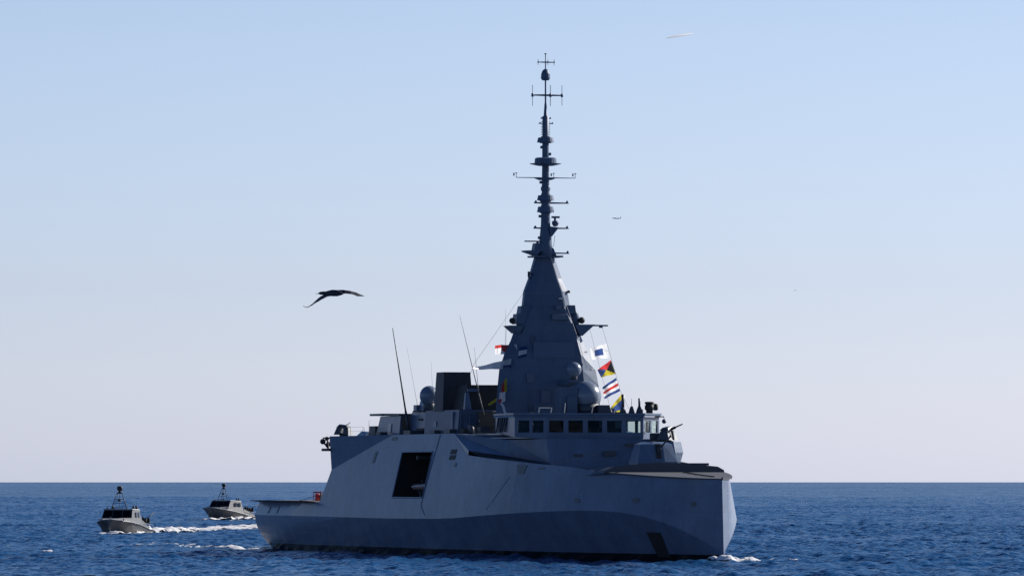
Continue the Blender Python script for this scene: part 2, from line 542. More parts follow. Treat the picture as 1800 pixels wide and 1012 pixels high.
BAY = (51.5, 61.7, 5.25, 9.36)
def build_hull():
    m = SB()
    ss = [0, 1, 2, 4, 6, 9, 12, 16, 20, 26.2, 36, 46.8, 51.5, 61.7, 67, 73.2, 76, 79, 82, 85, 88, 90.5, 93, 95.5, 98, 100, 102, 104, 105.5, 107, 108.5, 110, 111.3, 112.6, 114, 115, 116, 117, 118, 118.9, 119.7, 120.4, 121, 121.5, 121.9]
    fr = [0, .15, .32, .5, .7, .85, 1]
    stem = (122.0, 0, 0)
    for sg in (1, -1):
        def under(s): return (s, sg * PW(s) * 0.8, -1.6)
        for a, b in zip(ss, ss[1:]):
            m.poly([under(a), under(b), (b, sg * PW(b), 0), (a, sg * PW(a), 0)])
            for f0, f1 in zip(fr, fr[1:]):
                m.poly([(a, sg * lower_p(a, f0), ZK(a) * f0), (b, sg * lower_p(b, f0), ZK(b) * f0),
                        (b, sg * lower_p(b, f1), ZK(b) * f1), (a, sg * lower_p(a, f1), ZK(a) * f1)])
        # flight deck side
        aft = [s for s in ss if s <= 26.2]
        for a, b in zip(aft, aft[1:]):
            m.poly([(a, sg * PK(a), ZK(a)), (b, sg * PK(b), ZK(b)), (b, sg * PA(b), ZA), (a, sg * PA(a), ZA)])
        # superstructure side, flush with the hull
        T = lambda s, z: (s, sg * tum(s, z), z)
        K = lambda s: (s, sg * PK(s), ZK(s))
        a47 = [26.2, 36, 46.8, 51.5, 61.7, 67]
        for a, b in zip(a47, a47[1:]):
            m.poly([K(a), K(b), T(b, ZA), T(a, ZA)])
        A, B, C, D = T(27.9, 7.8), (29.2, sg * 8.35, 10.93), T(46.8, 10.95), T(46.8, 7.8)
        m.poly([T(26.2, ZA), T(36, ZA), T(46.8, ZA), D, A])
        m.poly([A, D, T(46.8, 9.36), C])
        m.poly([A, C, B])
        rows = [ZA, BAY[2], 7.8, BAY[3], 10.95]
        cols = [46.8, BAY[0], BAY[1], 67]
        for a, b in zip(cols, cols[1:]):
            for z0, z1 in zip(rows, rows[1:]):
                if a == BAY[0] and BAY[2] <= z0 < BAY[3]: continue
                m.poly([T(a, z0), T(b, z0), T(b, z1), T(a, z1)])
        m.poly([K(67), K(73.2), (73.2, sg * PT(73.2), ZT(73.2)), T(67, 10.95), T(67, 9.36), T(67, 7.8), T(67, BAY[2]), T(67, ZA)])
        # forward side up to the deck edge
        fw = [s for s in ss if 73.2 <= s <= 121.5]
        for a, b in zip(fw, fw[1:]):
            for f0, f1 in ((0, .33), (.33, .66), (.66, 1)):
                q = lambda s, f: (s, sg * (PK(s) + (PT(s) - PK(s)) * f), ZK(s) + (ZT(s) - ZK(s)) * f)
                if b < 121.5: m.poly([q(a, f0), q(b, f0), q(b, f1), q(a, f1)])
                else:
                    e = lambda f: (121.9 - .4 * f, sg * .03, ZK(121.9) + (ZT(121.5) - ZK(121.9)) * f)
                    m.poly([q(a, f0), e(f0), e(f1), q(a, f1)])
    # stem and transom
    m.poly([(121.9, .03, ZK(121.9)), (121.5, .03, ZT(121.5)), (121.5, -.03, ZT(121.5)), (121.9, -.03, ZK(121.9))])
    m.poly([(121.9, PW(121.9), 0), (121.9, .03, ZK(121.9)), (121.9, -.03, ZK(121.9)), (121.9, -PW(121.9), 0)])
    L = [(0, lower_p(0, f), ZK(0) * f) for f in fr] + [(0, PA(0), ZA)]
    m.poly([(0, PW(0) * .8, -1.6)] + L + [(a, -b, c) for a, b, c in L[::-1]] + [(0, -PW(0) * .8, -1.6)])
    # hangar end wall
    m.poly([T2 for T2 in [(26.2, tum(26.2, ZA), ZA), (27.9, tum(27.9, 7.8), 7.8), (29.2, 8.35, 10.93), (29.2, -8.35, 10.93), (27.9, -tum(27.9, 7.8), 7.8), (26.2, -tum(26.2, ZA), ZA)]])
    # roof of the hangar block
    P = [(29.2, 8.35, 10.93), (46.8, tum(46.8, 10.95), 10.95), (67, tum(67, 10.95), 10.95)]
    m.poly(P + [(a, -b, c) for a, b, c in P[::-1]])
    o = m.build("hull", M['hull'], frigate, recalc=True)
    return o
hull = build_hull()

def decal(name, pts, mat, parent=None, off=0.03, sg=1):
    """a thin plate lying on the hull side, corners given as (station, height)"""
    m = SB()
    lo = [(s, sg * (hull_p(s, z) - 0.05), z) for s, z in pts]
    hi = [(s, sg * (hull_p(s, z) + off), z) for s, z in pts]
    m.loft([lo, hi])
    return m.build(name, mat, parent or hull)

# boat bay
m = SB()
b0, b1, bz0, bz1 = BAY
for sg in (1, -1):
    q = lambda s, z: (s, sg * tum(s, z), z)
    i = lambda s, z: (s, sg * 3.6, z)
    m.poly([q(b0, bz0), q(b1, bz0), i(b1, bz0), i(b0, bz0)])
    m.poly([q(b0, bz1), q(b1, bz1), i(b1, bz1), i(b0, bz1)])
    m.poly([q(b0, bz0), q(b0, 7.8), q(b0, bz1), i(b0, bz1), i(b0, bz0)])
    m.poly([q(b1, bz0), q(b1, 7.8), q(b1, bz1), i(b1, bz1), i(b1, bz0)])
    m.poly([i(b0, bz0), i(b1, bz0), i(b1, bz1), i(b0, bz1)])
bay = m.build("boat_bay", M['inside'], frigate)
m = SB()
for a, b in (((b0, bz0), (b1, bz0)), ((b1, bz0), (b1, bz1)), ((b1, bz1), (b0, bz1)), ((b0, bz1), (b0, bz0))):
    m.tube((a[0], tum(*a) + .01, a[1]), (b[0], tum(*b) + .01, b[1]), 0.07, n=6)
m.build("bay_frame", M['grey'], bay)
m = SB(); m.box(56, 57.2, 3.62, 4.0, 7.4, 7.75); m.build("bay_lamp", M['white'], bay)
m = SB()
for s in (54.5, 59.2): m.box(s, s + .3, 3.8, 7.0, 8.7, 9.0)
m.box(54.5, 59.5, 5.0, 5.25, 8.45, 8.7)
m.build("boat_davit", M['dark'], bay)

# marks and fittings in the hull side
for s in (5.9, 9.9):
    decal("mooring_slot", [(s, 3.65), (s + .32, 3.65), (s + .62, 4.28), (s + .3, 4.28)], M['black'])
for z0 in (8.62, 9.12):
    decal("side_window", [(67.3, z0), (69.2, z0), (69.4, z0 + .42), (67.5, z0 + .42)], M['black'])
decal("anchor_recess", [(112.1, 2.5), (114.4, 2.5), (113.7, .45), (111.7, .45)], M['black'])
decal("fairlead", [(87.9, 8.15), (90.3, 8.1), (89.8, 7.35), (88.5, 7.35)], M['dark'])
for s, z in ((101.9, 5.1), (111.6, 5.15), (119.0, 4.85)):
    pts = [(s + .55 * math.cos(t * math.pi / 5) * (0.6 if s > 115 else 1), z + .22 * math.sin(t * math.pi / 5)) for t in range(10)]
    decal("porthole", pts, M['dark'])
decal("vent_slot", [(41.8, 8.4), (42.6, 8.4), (43.0, 9.45), (42.2, 9.45)], M['dark'])
decal("vent_slot", [(69.5, 8.0), (70.1, 8.0), (70.2, 8.35), (69.6, 8.35)], M['dark'])
decal("hull_vent", [(46.9, 10.45), (48.6, 10.45), (48.6, 10.75), (46.9, 10.75)], M['dark'])
decal("fairlead", [(92.6, 7.72), (94.2, 7.76), (94.2, 7.92), (93.0, 7.9)], M['dark'])
m = SB()
pts = [(62.9, 10.9), (62.3, 8.5), (61.9, 6.5), (61.6, 4.6), (63.5, 3.7)]
for a, b in zip(pts, pts[1:]):
    m.tube((a[0], hull_p(*a) + .02, a[1]), (b[0], hull_p(*b) + .02, b[1]), .025, n=5)
pts = [(86.6, 7.1), (85.2, 6.2), (83.6, 5.2), (82, 4.3)]
for a, b in zip(pts, pts[1:]):
    m.tube((a[0], hull_p(*a) + .01, a[1]), (b[0], hull_p(*b) + .01, b[1]), .014, n=5)
m.build("hull_line", M['panel'], hull)

# flight deck with its lowered safety net
m = SB()
st = [0, 4, 8, 12, 16, 20, 26.0]
m.loft([[(s, PA(s) - .02, ZA + .01) for s in st] + [(s, -PA(s) + .02, ZA + .01) for s in st[::-1]],
        [(s, PA(s) - .02, ZA + .06) for s in st] + [(s, -PA(s) + .02, ZA + .06) for s in st[::-1]]])
fd = m.build("flight_deck", M['deck'], frigate)
for sg in (1, -1):
    m = SB()
    for k in range(12):
        s0, s1 = -.5 + k * 2.1, -.5 + k * 2.1 + 1.95
        pa0, pa1 = PA(max(0, s0)), PA(s1)
        m.loft([[(s0, sg * pa0, ZA + .02), (s1, sg * pa1, ZA + .02), (s1, sg * (pa1 + .85), ZA + .13), (s0, sg * (pa0 + .85), ZA + .13)],
                [(s0, sg * pa0, ZA + .08), (s1, sg * pa1, ZA + .08), (s1, sg * (pa1 + .85), ZA + .19), (s0, sg * (pa0 + .85), ZA + .19)]])
    m.build("safety_net", M['net'], fd)
m = SB()
m.loft([[(-1.4, -7.4, ZA + .1), (-1.4, 7.4, ZA + .1), (0.02, 7.5, ZA + .02), (0.02, -7.5, ZA + .02)],
        [(-1.4, -7.4, ZA + .16), (-1.4, 7.4, ZA + .16), (0.02, 7.5, ZA + .08), (0.02, -7.5, ZA + .08)]])
m.build("safety_net", M['net'], fd)
m = SB()
m.tube((25.6, 8.3, ZA + .06), (25.75, 8.25, ZA + 1.0), .04, n=6)
m.tube((14.5, 7.6, ZA + .1), (20.2, 7.3, ZA + .62), .03, n=5)
m.build("deck_stanchion", M['dark'], fd)

# foredeck
fw = [73.2, 77, 80, 84, 88, 92.4, 96, 100, 104, 106.5]
m = SB()
for a, b in zip(fw, fw[1:]):
    m.poly([(a, PT(a), min(7.25, ZT(a) - .03)), (b, PT(b), min(7.25, ZT(b) - .03)), (b, -PT(b), min(7.25, ZT(b) - .03)), (a, -PT(a), min(7.25, ZT(a) - .03))])
m.build("foredeck", M['deck'], frigate)
m = SB()
bw = [106.0, 107.5, 109, 110.5, 112, 113.5, 115, 116.5, 118, 119.3, 120.4, 121.2, 121.6]
def lip(s): return PT(s) + .05 + .22 * min(1, max(0, (121.6 - s) / 2.5))
for a, b in zip(bw, bw[1:]):
    pin = lambda s: max(0.02, PT(s) - .75 * min(1, (122.2 - s) / 6))
    zi = lambda s: ZT(s) + .03 + .001 * (121.6 - s)
    m.poly([(a, pin(a), zi(a)), (b, pin(b), zi(b)), (b, -pin(b), zi(b)), (a, -pin(a), zi(a))])
    for sg in (1, -1):
        m.poly([(a, sg * pin(a), zi(a)), (b, sg * pin(b), zi(b)), (b, sg * lip(b), ZT(b) + .03), (a, sg * lip(a), ZT(a) + .03)])
        m.poly([(a, sg * lip(a), ZT(a) + .03), (b, sg * lip(b), ZT(b) + .03), (b, sg * lip(b), ZT(b) - .06), (a, sg * lip(a), ZT(a) - .06)])
        m.poly([(a, sg * lip(a), ZT(a) - .06), (b, sg * lip(b), ZT(b) - .06), (b, sg * (PT(b) - .3), ZT(b) - .02), (a, sg * (PT(a) - .3), ZT(a) - .02)])
m.poly([(121.6, lip(121.6), ZT(121.5) + .03), (121.6, .02, ZT(121.5) + .2), (121.6, -.02, ZT(121.5) + .2), (121.6, -lip(121.6), ZT(121.5) + .03), (121.6, -lip(121.6), ZT(121.5) - .06), (121.6, lip(121.6), ZT(121.5) - .06)])
m.build("bow_deck", M['bowdeck'], frigate)
m = SB()
for k in range(26):
    s = 108.5 + k * .38
    m.tube((s, -.9 + k * .02, ZT(s) + .10 + .001 * (121.6 - s)), (s + .25, -.9 + k * .02, ZT(s) + .10 + .001 * (121.6 - s)), .055, n=5)
m.build("anchor_chain", M['black'], frigate)
# raised deck with its forward wall
m = SB()
prof = [(5.45, 7.36), (5.2, 7.66), (4.55, 7.95), (1.5, 8.24), (-1.5, 8.24), (-4.55, 7.95), (-5.1, 7.66), (-5.15, 7.36)]
m.loft([[(106.6, p, z) for p, z in prof], [(97.5, p * 1.12, z - .45) for p, z in prof]])
m.build("breakwater", M['dark'], frigate)
m = SB()
m.box(102.8, 105.6, -4.1, -2.6, 8.05, 8.24)
m.build("deck_hatch", M['dark'], frigate)

# lower superstructure: long canted walls from the ship's side to the front under the bridge
m = SB()
for sg in (1, -1):
    top = [(67, 7.1 * sg, 10.95), (80.5, 6.05 * sg, 10.3), (87.7, 4.75 * sg, 10.35)]
    mid = [(73.2, 7.5 * sg, 9.40), (81.5, 5.75 * sg, 8.80), (88.2, 4.6 * sg, 8.30)]
    bot = [(73.2, 6.7 * sg, 8.9), (81.5, 5.1 * sg, 8.5), (88.2, 4.4 * sg, 8.0)]
    m.poly([top[0], (73.2, 7.55 * sg, 9.0), mid[0]])
    m.poly([top[0], mid[0], mid[1], top[1]])
    m.poly([top[1], mid[1], mid[2], top[2]])
    for a, b in ((mid, bot),):
        m.poly([a[0], a[1], b[1], b[0]]); m.poly([a[1], a[2], b[2], b[1]])
    m.poly([bot[0], bot[1], (81.5, 5.1 * sg, 7.6), (73.2, 6.7 * sg, 7.6)])
    m.poly([bot[1], bot[2], (88.2, 4.4 * sg, 7.4), (81.5, 5.1 * sg, 7.6)])
m.poly([(87.7, 4.75, 10.35), (88.2, 4.6, 8.30), (88.2, 4.4, 8.0), (88.2, 4.4, 7.4), (88.2, -4.4, 7.4), (88.2, -4.4, 8.0), (88.2, -4.6, 8.30), (87.7, -4.75, 10.35)])
m.poly([(67, 7.1, 10.95), (80.5, 6.05, 10.3), (87.7, 4.75, 10.35), (87.7, -4.75, 10.35), (80.5, -6.05, 10.3), (67, -7.1, 10.95)])
m.build("superstructure", M['grey'], frigate)
m = SB()
m.box(88.15, 88.32, -1.35, -.25, 8.9, 9.3); m.box(88.0, 88.2, -3.0, -2.3, 9.7, 9.95)
m.box(87.9, 88.1, 1.6, 2.4, 8.8, 9.05)
m.build("wall_locker", M['dark'], frigate)

# ------------------------------------------------ bridge
bridge = empty("bridge", (0, 0, 0)); bridge.parent = frigate
plan = [(76.5, 6.0), (84.2, 6.55), (86.5, 4.36), (86.5, -4.36), (84.2, -6.55), (76.5, -6.0)]
ZB = {0: 11.15, 1: 10.5, 2: 10.35, 3: 10.35, 4: 10.5, 5: 11.15}
ZR, ZW0, ZW1 = 12.46, 10.92, 11.95
mw = SB()
panes = []
def facade(A, B, zA, zB, wins):
    lerp = lambda t: (A[0] + (B[0] - A[0]) * t, A[1] + (B[1] - A[1]) * t)
    d = Vector((B[0] - A[0], B[1] - A[1])).normalized()
    inn = Vector((d.y, -d.x))
    if inn.dot(Vector((80 - A[0], 0 - A[1]))) < 0: inn = -inn
    P3 = lambda t, z: (*lerp(t), z)
    IN = lambda t, z: (lerp(t)[0] + inn.x * .14, lerp(t)[1] + inn.y * .14, z)
    ts = [0] + [x for w in wins for x in w] + [1]
    mw.poly([P3(t, ZW1) for t in ts] + [P3(1, ZR), P3(0, ZR)])
    mw.poly([P3(0, zA), P3(1, zB)] + [P3(t, ZW0) for t in ts[::-1]])
    for a, b in zip(ts[::2], ts[1::2]):
        mw.poly([P3(a, ZW0), P3(b, ZW0), P3(b, ZW1), P3(a, ZW1)])
    for a, b in wins:
        for q in (((a, ZW0), (b, ZW0)), ((b, ZW0), (b, ZW1)), ((b, ZW1), (a, ZW1)), ((a, ZW1), (a, ZW0))):
            mw.poly([P3(*q[0]), P3(*q[1]), IN(*q[1]), IN(*q[0])])
        e = .07
        o1 = lambda t, z, k: (lerp(t)[0] + inn.x * k, lerp(t)[1] + inn.y * k, z)
        pm = SB()
        k0, k1 = e + .05, e - .055                     # panes lean outwards at the top
        pm.loft([[o1(a, ZW0, k0), o1(b, ZW0, k0), o1(b, ZW1, k1), o1(a, ZW1, k1)], [o1(a, ZW0, k0 + .02), o1(b, ZW0, k0 + .02), o1(b, ZW1, k1 + .02), o1(a, ZW1, k1 + .02)]])
        panes.append(pm)
w5 = [(.025 + k * .2, .175 + k * .2) for k in range(5)]
facade(plan[2], plan[3], ZB[2], ZB[3], w5)
facade(plan[1], plan[2], ZB[1], ZB[2], [(.10, .46), (.55, .90)])
facade(plan[4], plan[3], ZB[4], ZB[3], [(.10, .46), (.55, .90)])
facade(plan[0], plan[1], ZB[0], ZB[1], [])
facade(plan[5], plan[4], ZB[5], ZB[4], [(.04, .30), (.36, .62), (.68, .94)])
mw.poly([(*plan[k], ZB[k]) for k in (0, 1, 2, 3, 4, 5)])
mw.poly([(*plan[0], ZB[0]), (*plan[5], ZB[5]), (*plan[5], ZR), (*plan[0], ZR)])
mw.build("bridge_wall", M['grey'], bridge)
for pm in panes: pm.build("window", M['glass'], bridge)
m = SB()
over = [(76.3, 6.15), (84.35, 6.72), (86.72, 4.45), (86.72, -4.45), (84.35, -6.72), (76.3, -6.15)]
m.loft([[(a, b, ZR - .02) for a, b in over], [(a, b, ZR + .14) for a, b in over]])
m.loft([[(a, b, ZR - .2) for a, b in over], [(a, b, ZR - .025) for a, b in [(80 + (x - 80) * .985, y * .985) for x, y in over]]])
m.build("bridge_roof", M['grey'], bridge)
m = SB()
m.poly([(77, 5.6, 10.7), (84, 6.1, 10.7), (86.2, 4.2, 10.7), (86.2, -4.2, 10.7), (84, -6.1, 10.7), (77, -5.6, 10.7)])
m.box(77.0, 77.2, -3.2, 5.4, 10.7, 12.3)
m.box(84.6, 85.4, -3.2, 3.4, 10.72, 11.3)
m.box(81.5, 82.2, -1.4, 1.2, 10.72, 11.75)
m.box(80, 80.8, -3.6, -3.0, 10.72, 11.9)
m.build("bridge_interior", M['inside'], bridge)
m = SB()
for s in (77.6, 78.6, 79.1, 80.0, 80.9):
    p0 = 6.08 + (s - 76.5) * .071
    m.tube((s - .3, p0, 11.0), (s + .35, p0, 12.3), .08, n=5)
m.build("louvre", M['dark'], bridge)
m = SB()
m.tube((85.9, -5.6, 12.3), (86.0, -6.4, 12.3), .05, n=6); m.tube((86.0, -6.4, 12.3), (86.0, -6.42, 12.0), .03, n=6)
m.ball((86.0, -6.42, 11.9), .2)
m.build("search_lamp", M['dark'], bridge)
# things standing on the bridge roof
def cone_mast(s, p, hb, ht, r, rt):
    m = SB()
    m.lathe((s, p, ZR + .14), [(r, 0), (r * .75, hb * .45), (r * .35, hb)], 8)
    m.build("antenna_base", M['dark'], whip := m2(s, p, hb, ht, rt))
def m2(s, p, hb, ht, rt):
    m = SB(); m.tube((s, p, ZR + .14 + hb), (s, p, ZR + .14 + ht), rt, n=7)
    return m.build("roof_antenna", M['dark'], frigate)
cone_mast(84, -3.3, .55, 1.65, .34, .14)
cone_mast(84, -4.1, .62, 1.3, .3, .02)
cone_mast(84, -4.8, .62, 1.32, .34, .1)
m = SB()
m.lathe((84, -5.72, ZR + .14), [(.3, 0), (.3, .25), (.42, .35), (.42, .7), (.34, .72), (.34, .82), (.42, .84), (.42, .98), (.3, 1.02)], 12)
m.box(83.8, 84.2, -6.15, -5.7, 13.0, 13.1)
m.lathe((84, -6.28, 12.85), [(.1, 0), (.22, .1), (.22, .5), (.1, .6)], 10)
m.build("optical_sensor", M['black'], frigate)
m = SB()
m.box(79.0, 81, -3.3, -2.0, ZR + .13, 13.35, (0, 0, .3, 0)); m.box(80.0, 81.2, -4.3, -3.4, ZR + .13, 12.75)
m.box(83.8, 84.1, -5.1, -5.0, ZR + .13, 12.95)
m.box(82, 83, 2.2, 4.5, ZR + .13, 12.7)
m.build("roof_box", M['dark'], frigate)
m = SB()
for s, p, h in ((83.5, 4.2, .5), (83.5, 3.1, .5), (83.6, 1.9, .9), (84.5, -.3, .5), (84.6, -2.3, .4)):
    m.tube((s, p, ZR + .13), (s, p - .1, ZR + .13 + h), .035, n=5)
m.tube((83.5, 4.2, ZR + .6), (83.5, 3.1, ZR + .6), .03, n=5)
m.build("roof_rail", M['rope'], frigate)

# ------------------------------------------------ pyramid tower
levels = [  # z, front half width, front station, side half width, side station, back half width, back station
    (10.9, 3.05, 73.7, 4.9, 72.5, 2.6, 69.2), (12.4, 3.05, 73.65, 4.85, 72.5, 2.6, 69.2), (15.2, 3.02, 73.54, 4.65, 72.5, 2.5, 69.4),
    (16.5, 2.92, 73.4, 4.45, 72.3, 2.4, 69.6), (17.9, 2.8, 73.2, 3.93, 72.1, 2.2, 69.8), (19.1, 2.57, 72.85, 3.33, 72.05, 1.9, 70.0),
    (19.8, 2.45, 72.75, 3.06, 72.0, 1.8, 70.1), (22.1, 1.45, 72.6, 2.16, 72.0, 1.3, 70.2)]
m = SB()
m.loft([[(sf, wf, z), (ss, wt, z), (sb, wb, z), (sb, -wb, z), (ss, -wt, z), (sf, -wf, z)] for z, wf, sf, wt, ss, wb, sb in levels])
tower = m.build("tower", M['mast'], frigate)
def octo(c, z, rx, ry, n=14):
    return [(c + rx * math.cos(2 * math.pi * (j + .5) / n), ry * math.sin(2 * math.pi * (j + .5) / n), z) for j in range(n)]
m = SB()
rows = []
for z, wf, sf, wt, wb, sb in ((22.11, 1.44, 72.6, 2.15, 1.3, 70.2), (23.45, 1.20, 72.5, 1.96, 1.1, 70.3), (24.6, .80, 72.38, 1.47, .8, 70.5), (26.6, .32, 72.15, .80, .5, 70.9)):
    q = [(sf, wf), (sf - .06, wf + .2 * (wt - wf)), (sf - .6, wt), (sf - 1.3, wt * .98), (sb, wb)]
    rows.append([(x, y, z) for x, y in q] + [(x, -y, z) for x, y in q[::-1]])
m.loft(rows)
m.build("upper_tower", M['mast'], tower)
m = SB()
m.loft([[(73.20, 1.62, 17.55), (73.20, -2.3, 17.55), (72.92, -2.2, 18.95), (72.92, 1.5, 18.95)],
        [(73.32, 1.62, 17.57), (73.32, -2.3, 17.57), (73.04, -2.2, 18.97), (73.04, 1.5, 18.97)]])
m.build("radar_panel", M['panel'], tower)
m = SB()
m.loft([[(72.5, -.25, 20.85), (72.5, -1.7, 20.85), (72.5, -1.7, 21.45), (72.5, -.25, 21.45)], [(72.95, -.25, 20.95), (72.95, -1.7, 20.95), (72.95, -1.7, 21.4), (72.95, -.25, 21.4)]])
m.box(72.3, 72.9, -1.1, -.6, 21.85, 22.2)
m.box(72.2, 72.75, -1.3, -.9, 22.75, 23.0, (0, -.3, 0, 0))
m.build("sensor_box", M['panel'], tower)
m = SB()
for z in (16.6, 18.2):
    m.tube((72.75 if z < 17 else 72.55, -3.9 if z < 17 else -3.5, z), (72.2, -4.42 if z < 17 else -3.82, z), .03, n=5)
m.build("seam_strip", M['rope'], tower)
m = SB()
for k in range(24):
    z = 12.6 + k * .3
    f = (z - 12.4) / 7.4
    m.tube((73.72 - .9 * f, 2.2 - .5 * f, z), (73.72 - .9 * f, 1.8 - .5 * f, z), .02, n=4)
m.tube((73.72, 2.2, 12.6), (72.85, 1.7, 19.5), .025, n=4); m.tube((73.72, 1.8, 12.6), (72.85, 1.3, 19.5), .025, n=4)
m.build("ladder", M['dark'], tower)
m = SB()
m.box(73.55, 73.72, .2, 1.0, 13.6, 14.7); m.box(73.4, 73.56, -2.3, -1.6, 16.2, 16.9); m.box(73.45, 73.6, 1.6, 2.3, 15.4, 16.2)
m.build("access_panel", M['panel'], tower)
m = SB()   # starboard and port sensor stacks, brackets and yards
m.box(71.2, 72.6, 1.5, 2.95, 20.55, 21.45, (.05, -.05, 0, -.1))
m.box(71.2, 72.5, 1.4, 2.55, 21.45, 22.15, (.05, -.05, 0, -.12))
m.box(71.3, 72.4, -2.62, -1.6, 21.5, 22.25, (0, 0, .1, 0))
m.lathe((71.9, -2.62, 20.5), [(.42, 0), (.42, .8), (.3, 1.05), (.3, 1.15)], 12)
m.build("sensor_stack", M['mast'], tower)
m = SB()
m.ball((72.3, 3.25, 20.85), .27); m.ball((72.3, -3.15, 20.92), .3)
m.build("lookout_camera", M['black'], tower)
m = SB()
m.prism([(70.9, 2.7, 19.75), (72.9, 2.7, 19.75), (72.9, 2.9, 19.75), (70.9, 2.9, 19.75)], [(70.7, 2.4, 20.42), (73.0, 2.4, 20.42), (73.0, 3.62, 20.42), (70.7, 3.62, 20.42)])
m.prism([(71.0, -2.9, 19.55), (72.8, -2.9, 19.55), (72.8, -3.1, 19.55), (71.0, -3.1, 19.55)], [(70.9, -2.4, 20.55), (72.8, -2.4, 20.55), (72.8, -4.25, 20.55), (70.9, -4.25, 20.55)])
m.box(71.4, 71.8, -5.75, -4.2, 20.42, 20.55); m.box(71.5, 71.7, -5.3, -5.0, 20.28, 20.42)
m.build("platform", M['mast'], tower)
m = SB()
m.tube((71.9, 1.25, 24.9), (71.9, 1.62, 25.2), .05, n=6); m.tube((71.9, 1.62, 25.2), (71.9, 1.62, 24.7), .09, n=6); m.tube((71.9, 1.62, 24.7), (71.9, 1.3, 24.5), .05, n=6)
m.tube((72, -1.95, 23.45), (72, -2.15, 23.45), .12, n=8)
m.build("mast_lamp", M['black'], tower)
m = SB()
m.box(70.8, 73, -1.25, 1.4, 26.45, 26.6)
m.prism([(71.2, 1.0, 26.6), (72.4, 1.0, 26.6), (72.4, 2.05, 26.95), (71.2, 2.05, 26.95)], [(71.2, .6, 27.1), (72.4, .6, 27.1), (72.4, 2.1, 27.05), (71.2, 2.1, 27.05)])
m.box(71.3, 72.3, .35, 1.2, 27.0, 27.7, (.1, -.1, .1, -.1))
m.prism([(72.3, .7, 27.35), (72.3, -.85, 26.6), (71.0, -.85, 26.6), (71.0, .7, 27.2)], [(72.2, .5, 27.7), (72.2, -.6, 27.25), (71.0, -.6, 27.25), (71.0, .5, 27.7)])
m.build("mast_platform", M['mast'], tower)

# ------------------------------------------------ mast column and its antennas (heights in metres above water)
mast = empty("mast"); mast.parent = frigate
MS = 71.7
m = SB()
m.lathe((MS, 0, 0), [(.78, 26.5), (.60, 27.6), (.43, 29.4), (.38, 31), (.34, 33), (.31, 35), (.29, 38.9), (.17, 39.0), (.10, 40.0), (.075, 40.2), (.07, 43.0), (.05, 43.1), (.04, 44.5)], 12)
m.build("mast_pole", M['mast'], mast)
def disc(prof, name="antenna_drum"):
    m = SB(); m.lathe((MS, 0, 0), prof, 20, smooth=False); m.build(name, M['mast'], mast)
disc([(.1, 42.1), (.3, 42.12), (.42, 42.3), (.38, 42.7), (.26, 43.0), (.1, 43.12)], "antenna_lantern")
disc([(.35, 36.55), (.5, 36.56), (.52, 36.62), (.76, 36.63), (.66, 37.05), (.42, 37.06), (.42, 37.15), (.3, 37.16)])
disc([(.32, 34.55), (.7, 34.56), (1.4, 34.72), (1.4, 34.76), (.98, 34.78), (.95, 35.2), (.8, 35.28), (.3, 35.29)])
disc([(.3, 32.3), (.42, 32.4), (.42, 32.65), (.32, 32.8)])
disc([(.36, 31.35), (.5, 31.4), (.53, 31.5), (.76, 31.51), (.66, 31.95), (.42, 31.96), (.4, 32.1), (.34, 32.1)])
disc([(.38, 30.35), (.5, 30.4), (.53, 30.45), (.76, 30.46), (.66, 30.95), (.42, 30.96), (.42, 31.1), (.36, 31.1)])
disc([(.03, 44.42), (.11, 44.43), (.11, 44.5), (.03, 44.51)], "masthead_light")
def yard(z, p0, p1, r=.045, tip=True, name="yard_arm", dz0=0, dz1=0):
    m = SB()
    m.tube((MS, p0, z + dz0), (MS, 0, z), r, r * 1.6, 6); m.tube((MS, 0, z), (MS, p1, z + dz1), r * 1.6, r, 6)
    if tip:
        for p, dz in ((p0, dz0), (p1, dz1)):
            if abs(p) > .3: m.lathe((MS, p - (.15 if p > 0 else -.15), z + dz), [(.17, -.05), (.17, .0), (.05, .22)], 8)
    return m.build(name, M['mast'], mast)
m = SB()
for k in range(9):
    for sg in (1, -1): m.box(MS - .04, MS + .04, sg * .34 - .08, sg * .34 + .08, 37.3 + k * .14, 37.34 + k * .14)
m.tube((MS + .33, .12, 31.2), (MS + .30, .10, 38.7), .03, n=5)
for z, p in ((36.2, .32), (35.6, -.34), (33.1, .4), (30.1, .48), (28.6, -.5), (28.2, .55)): m.box(MS - .1, MS + .15, p - .14, p + .14, z - .12, z + .12)
m.build("mast_step", M['mast'], mast)
yard(31.28, 1.05, -2.15, .055); yard(29.05, 1.1, -2.15, .055); yard(26.85, -.4, -2.2, .055)
yard(33.5, 2.7, -2.75, .03, False)
m = SB(); m.prism([(71.2, .45, 33.3), (72.2, .45, 33.3), (72.2, -.45, 33.3), (71.2, -.45, 33.3)], [(71, .95, 33.52), (72.3, .95, 33.52), (72.3, -.95, 33.52), (71, -.95, 33.52)])
m.build("mast_platform", M['mast'], mast)
m = SB()
for p in (2.7, -.75, -2.75):
    m.tube((MS, p, 33.5), (MS, p, 33.9), .025, n=5); m.tube((MS, p - .1, 33.9), (MS, p + .1, 33.9), .035, n=5)
    m.tube((MS, p + .22, 33.65), (MS, p + .22, 33.9), .06, n=6)
m.build("wind_sensor", M['mast'], mast)
yard(40.8, 1.2, -1.5, .06, False); yard(43.72, .68, -.8, .04, False)
m = SB()
for p, r, a, b in ((1.2, .025, 39.85, 41.7), (-.45, .03, 39.85, 41.7), (-1.52, .025, 39.9, 41.7)):
    m.tube((MS, p, a), (MS, p, b), r, n=5); m.tube((MS, p, 40.65), (MS, p, 40.95), .11, n=7)
for p in (.68, -.22, -.8):
    m.tube((MS, p, 43.45), (MS, p, 44.0), .02, n=5); m.tube((MS, p, 43.65), (MS, p, 43.8), .06, n=6)
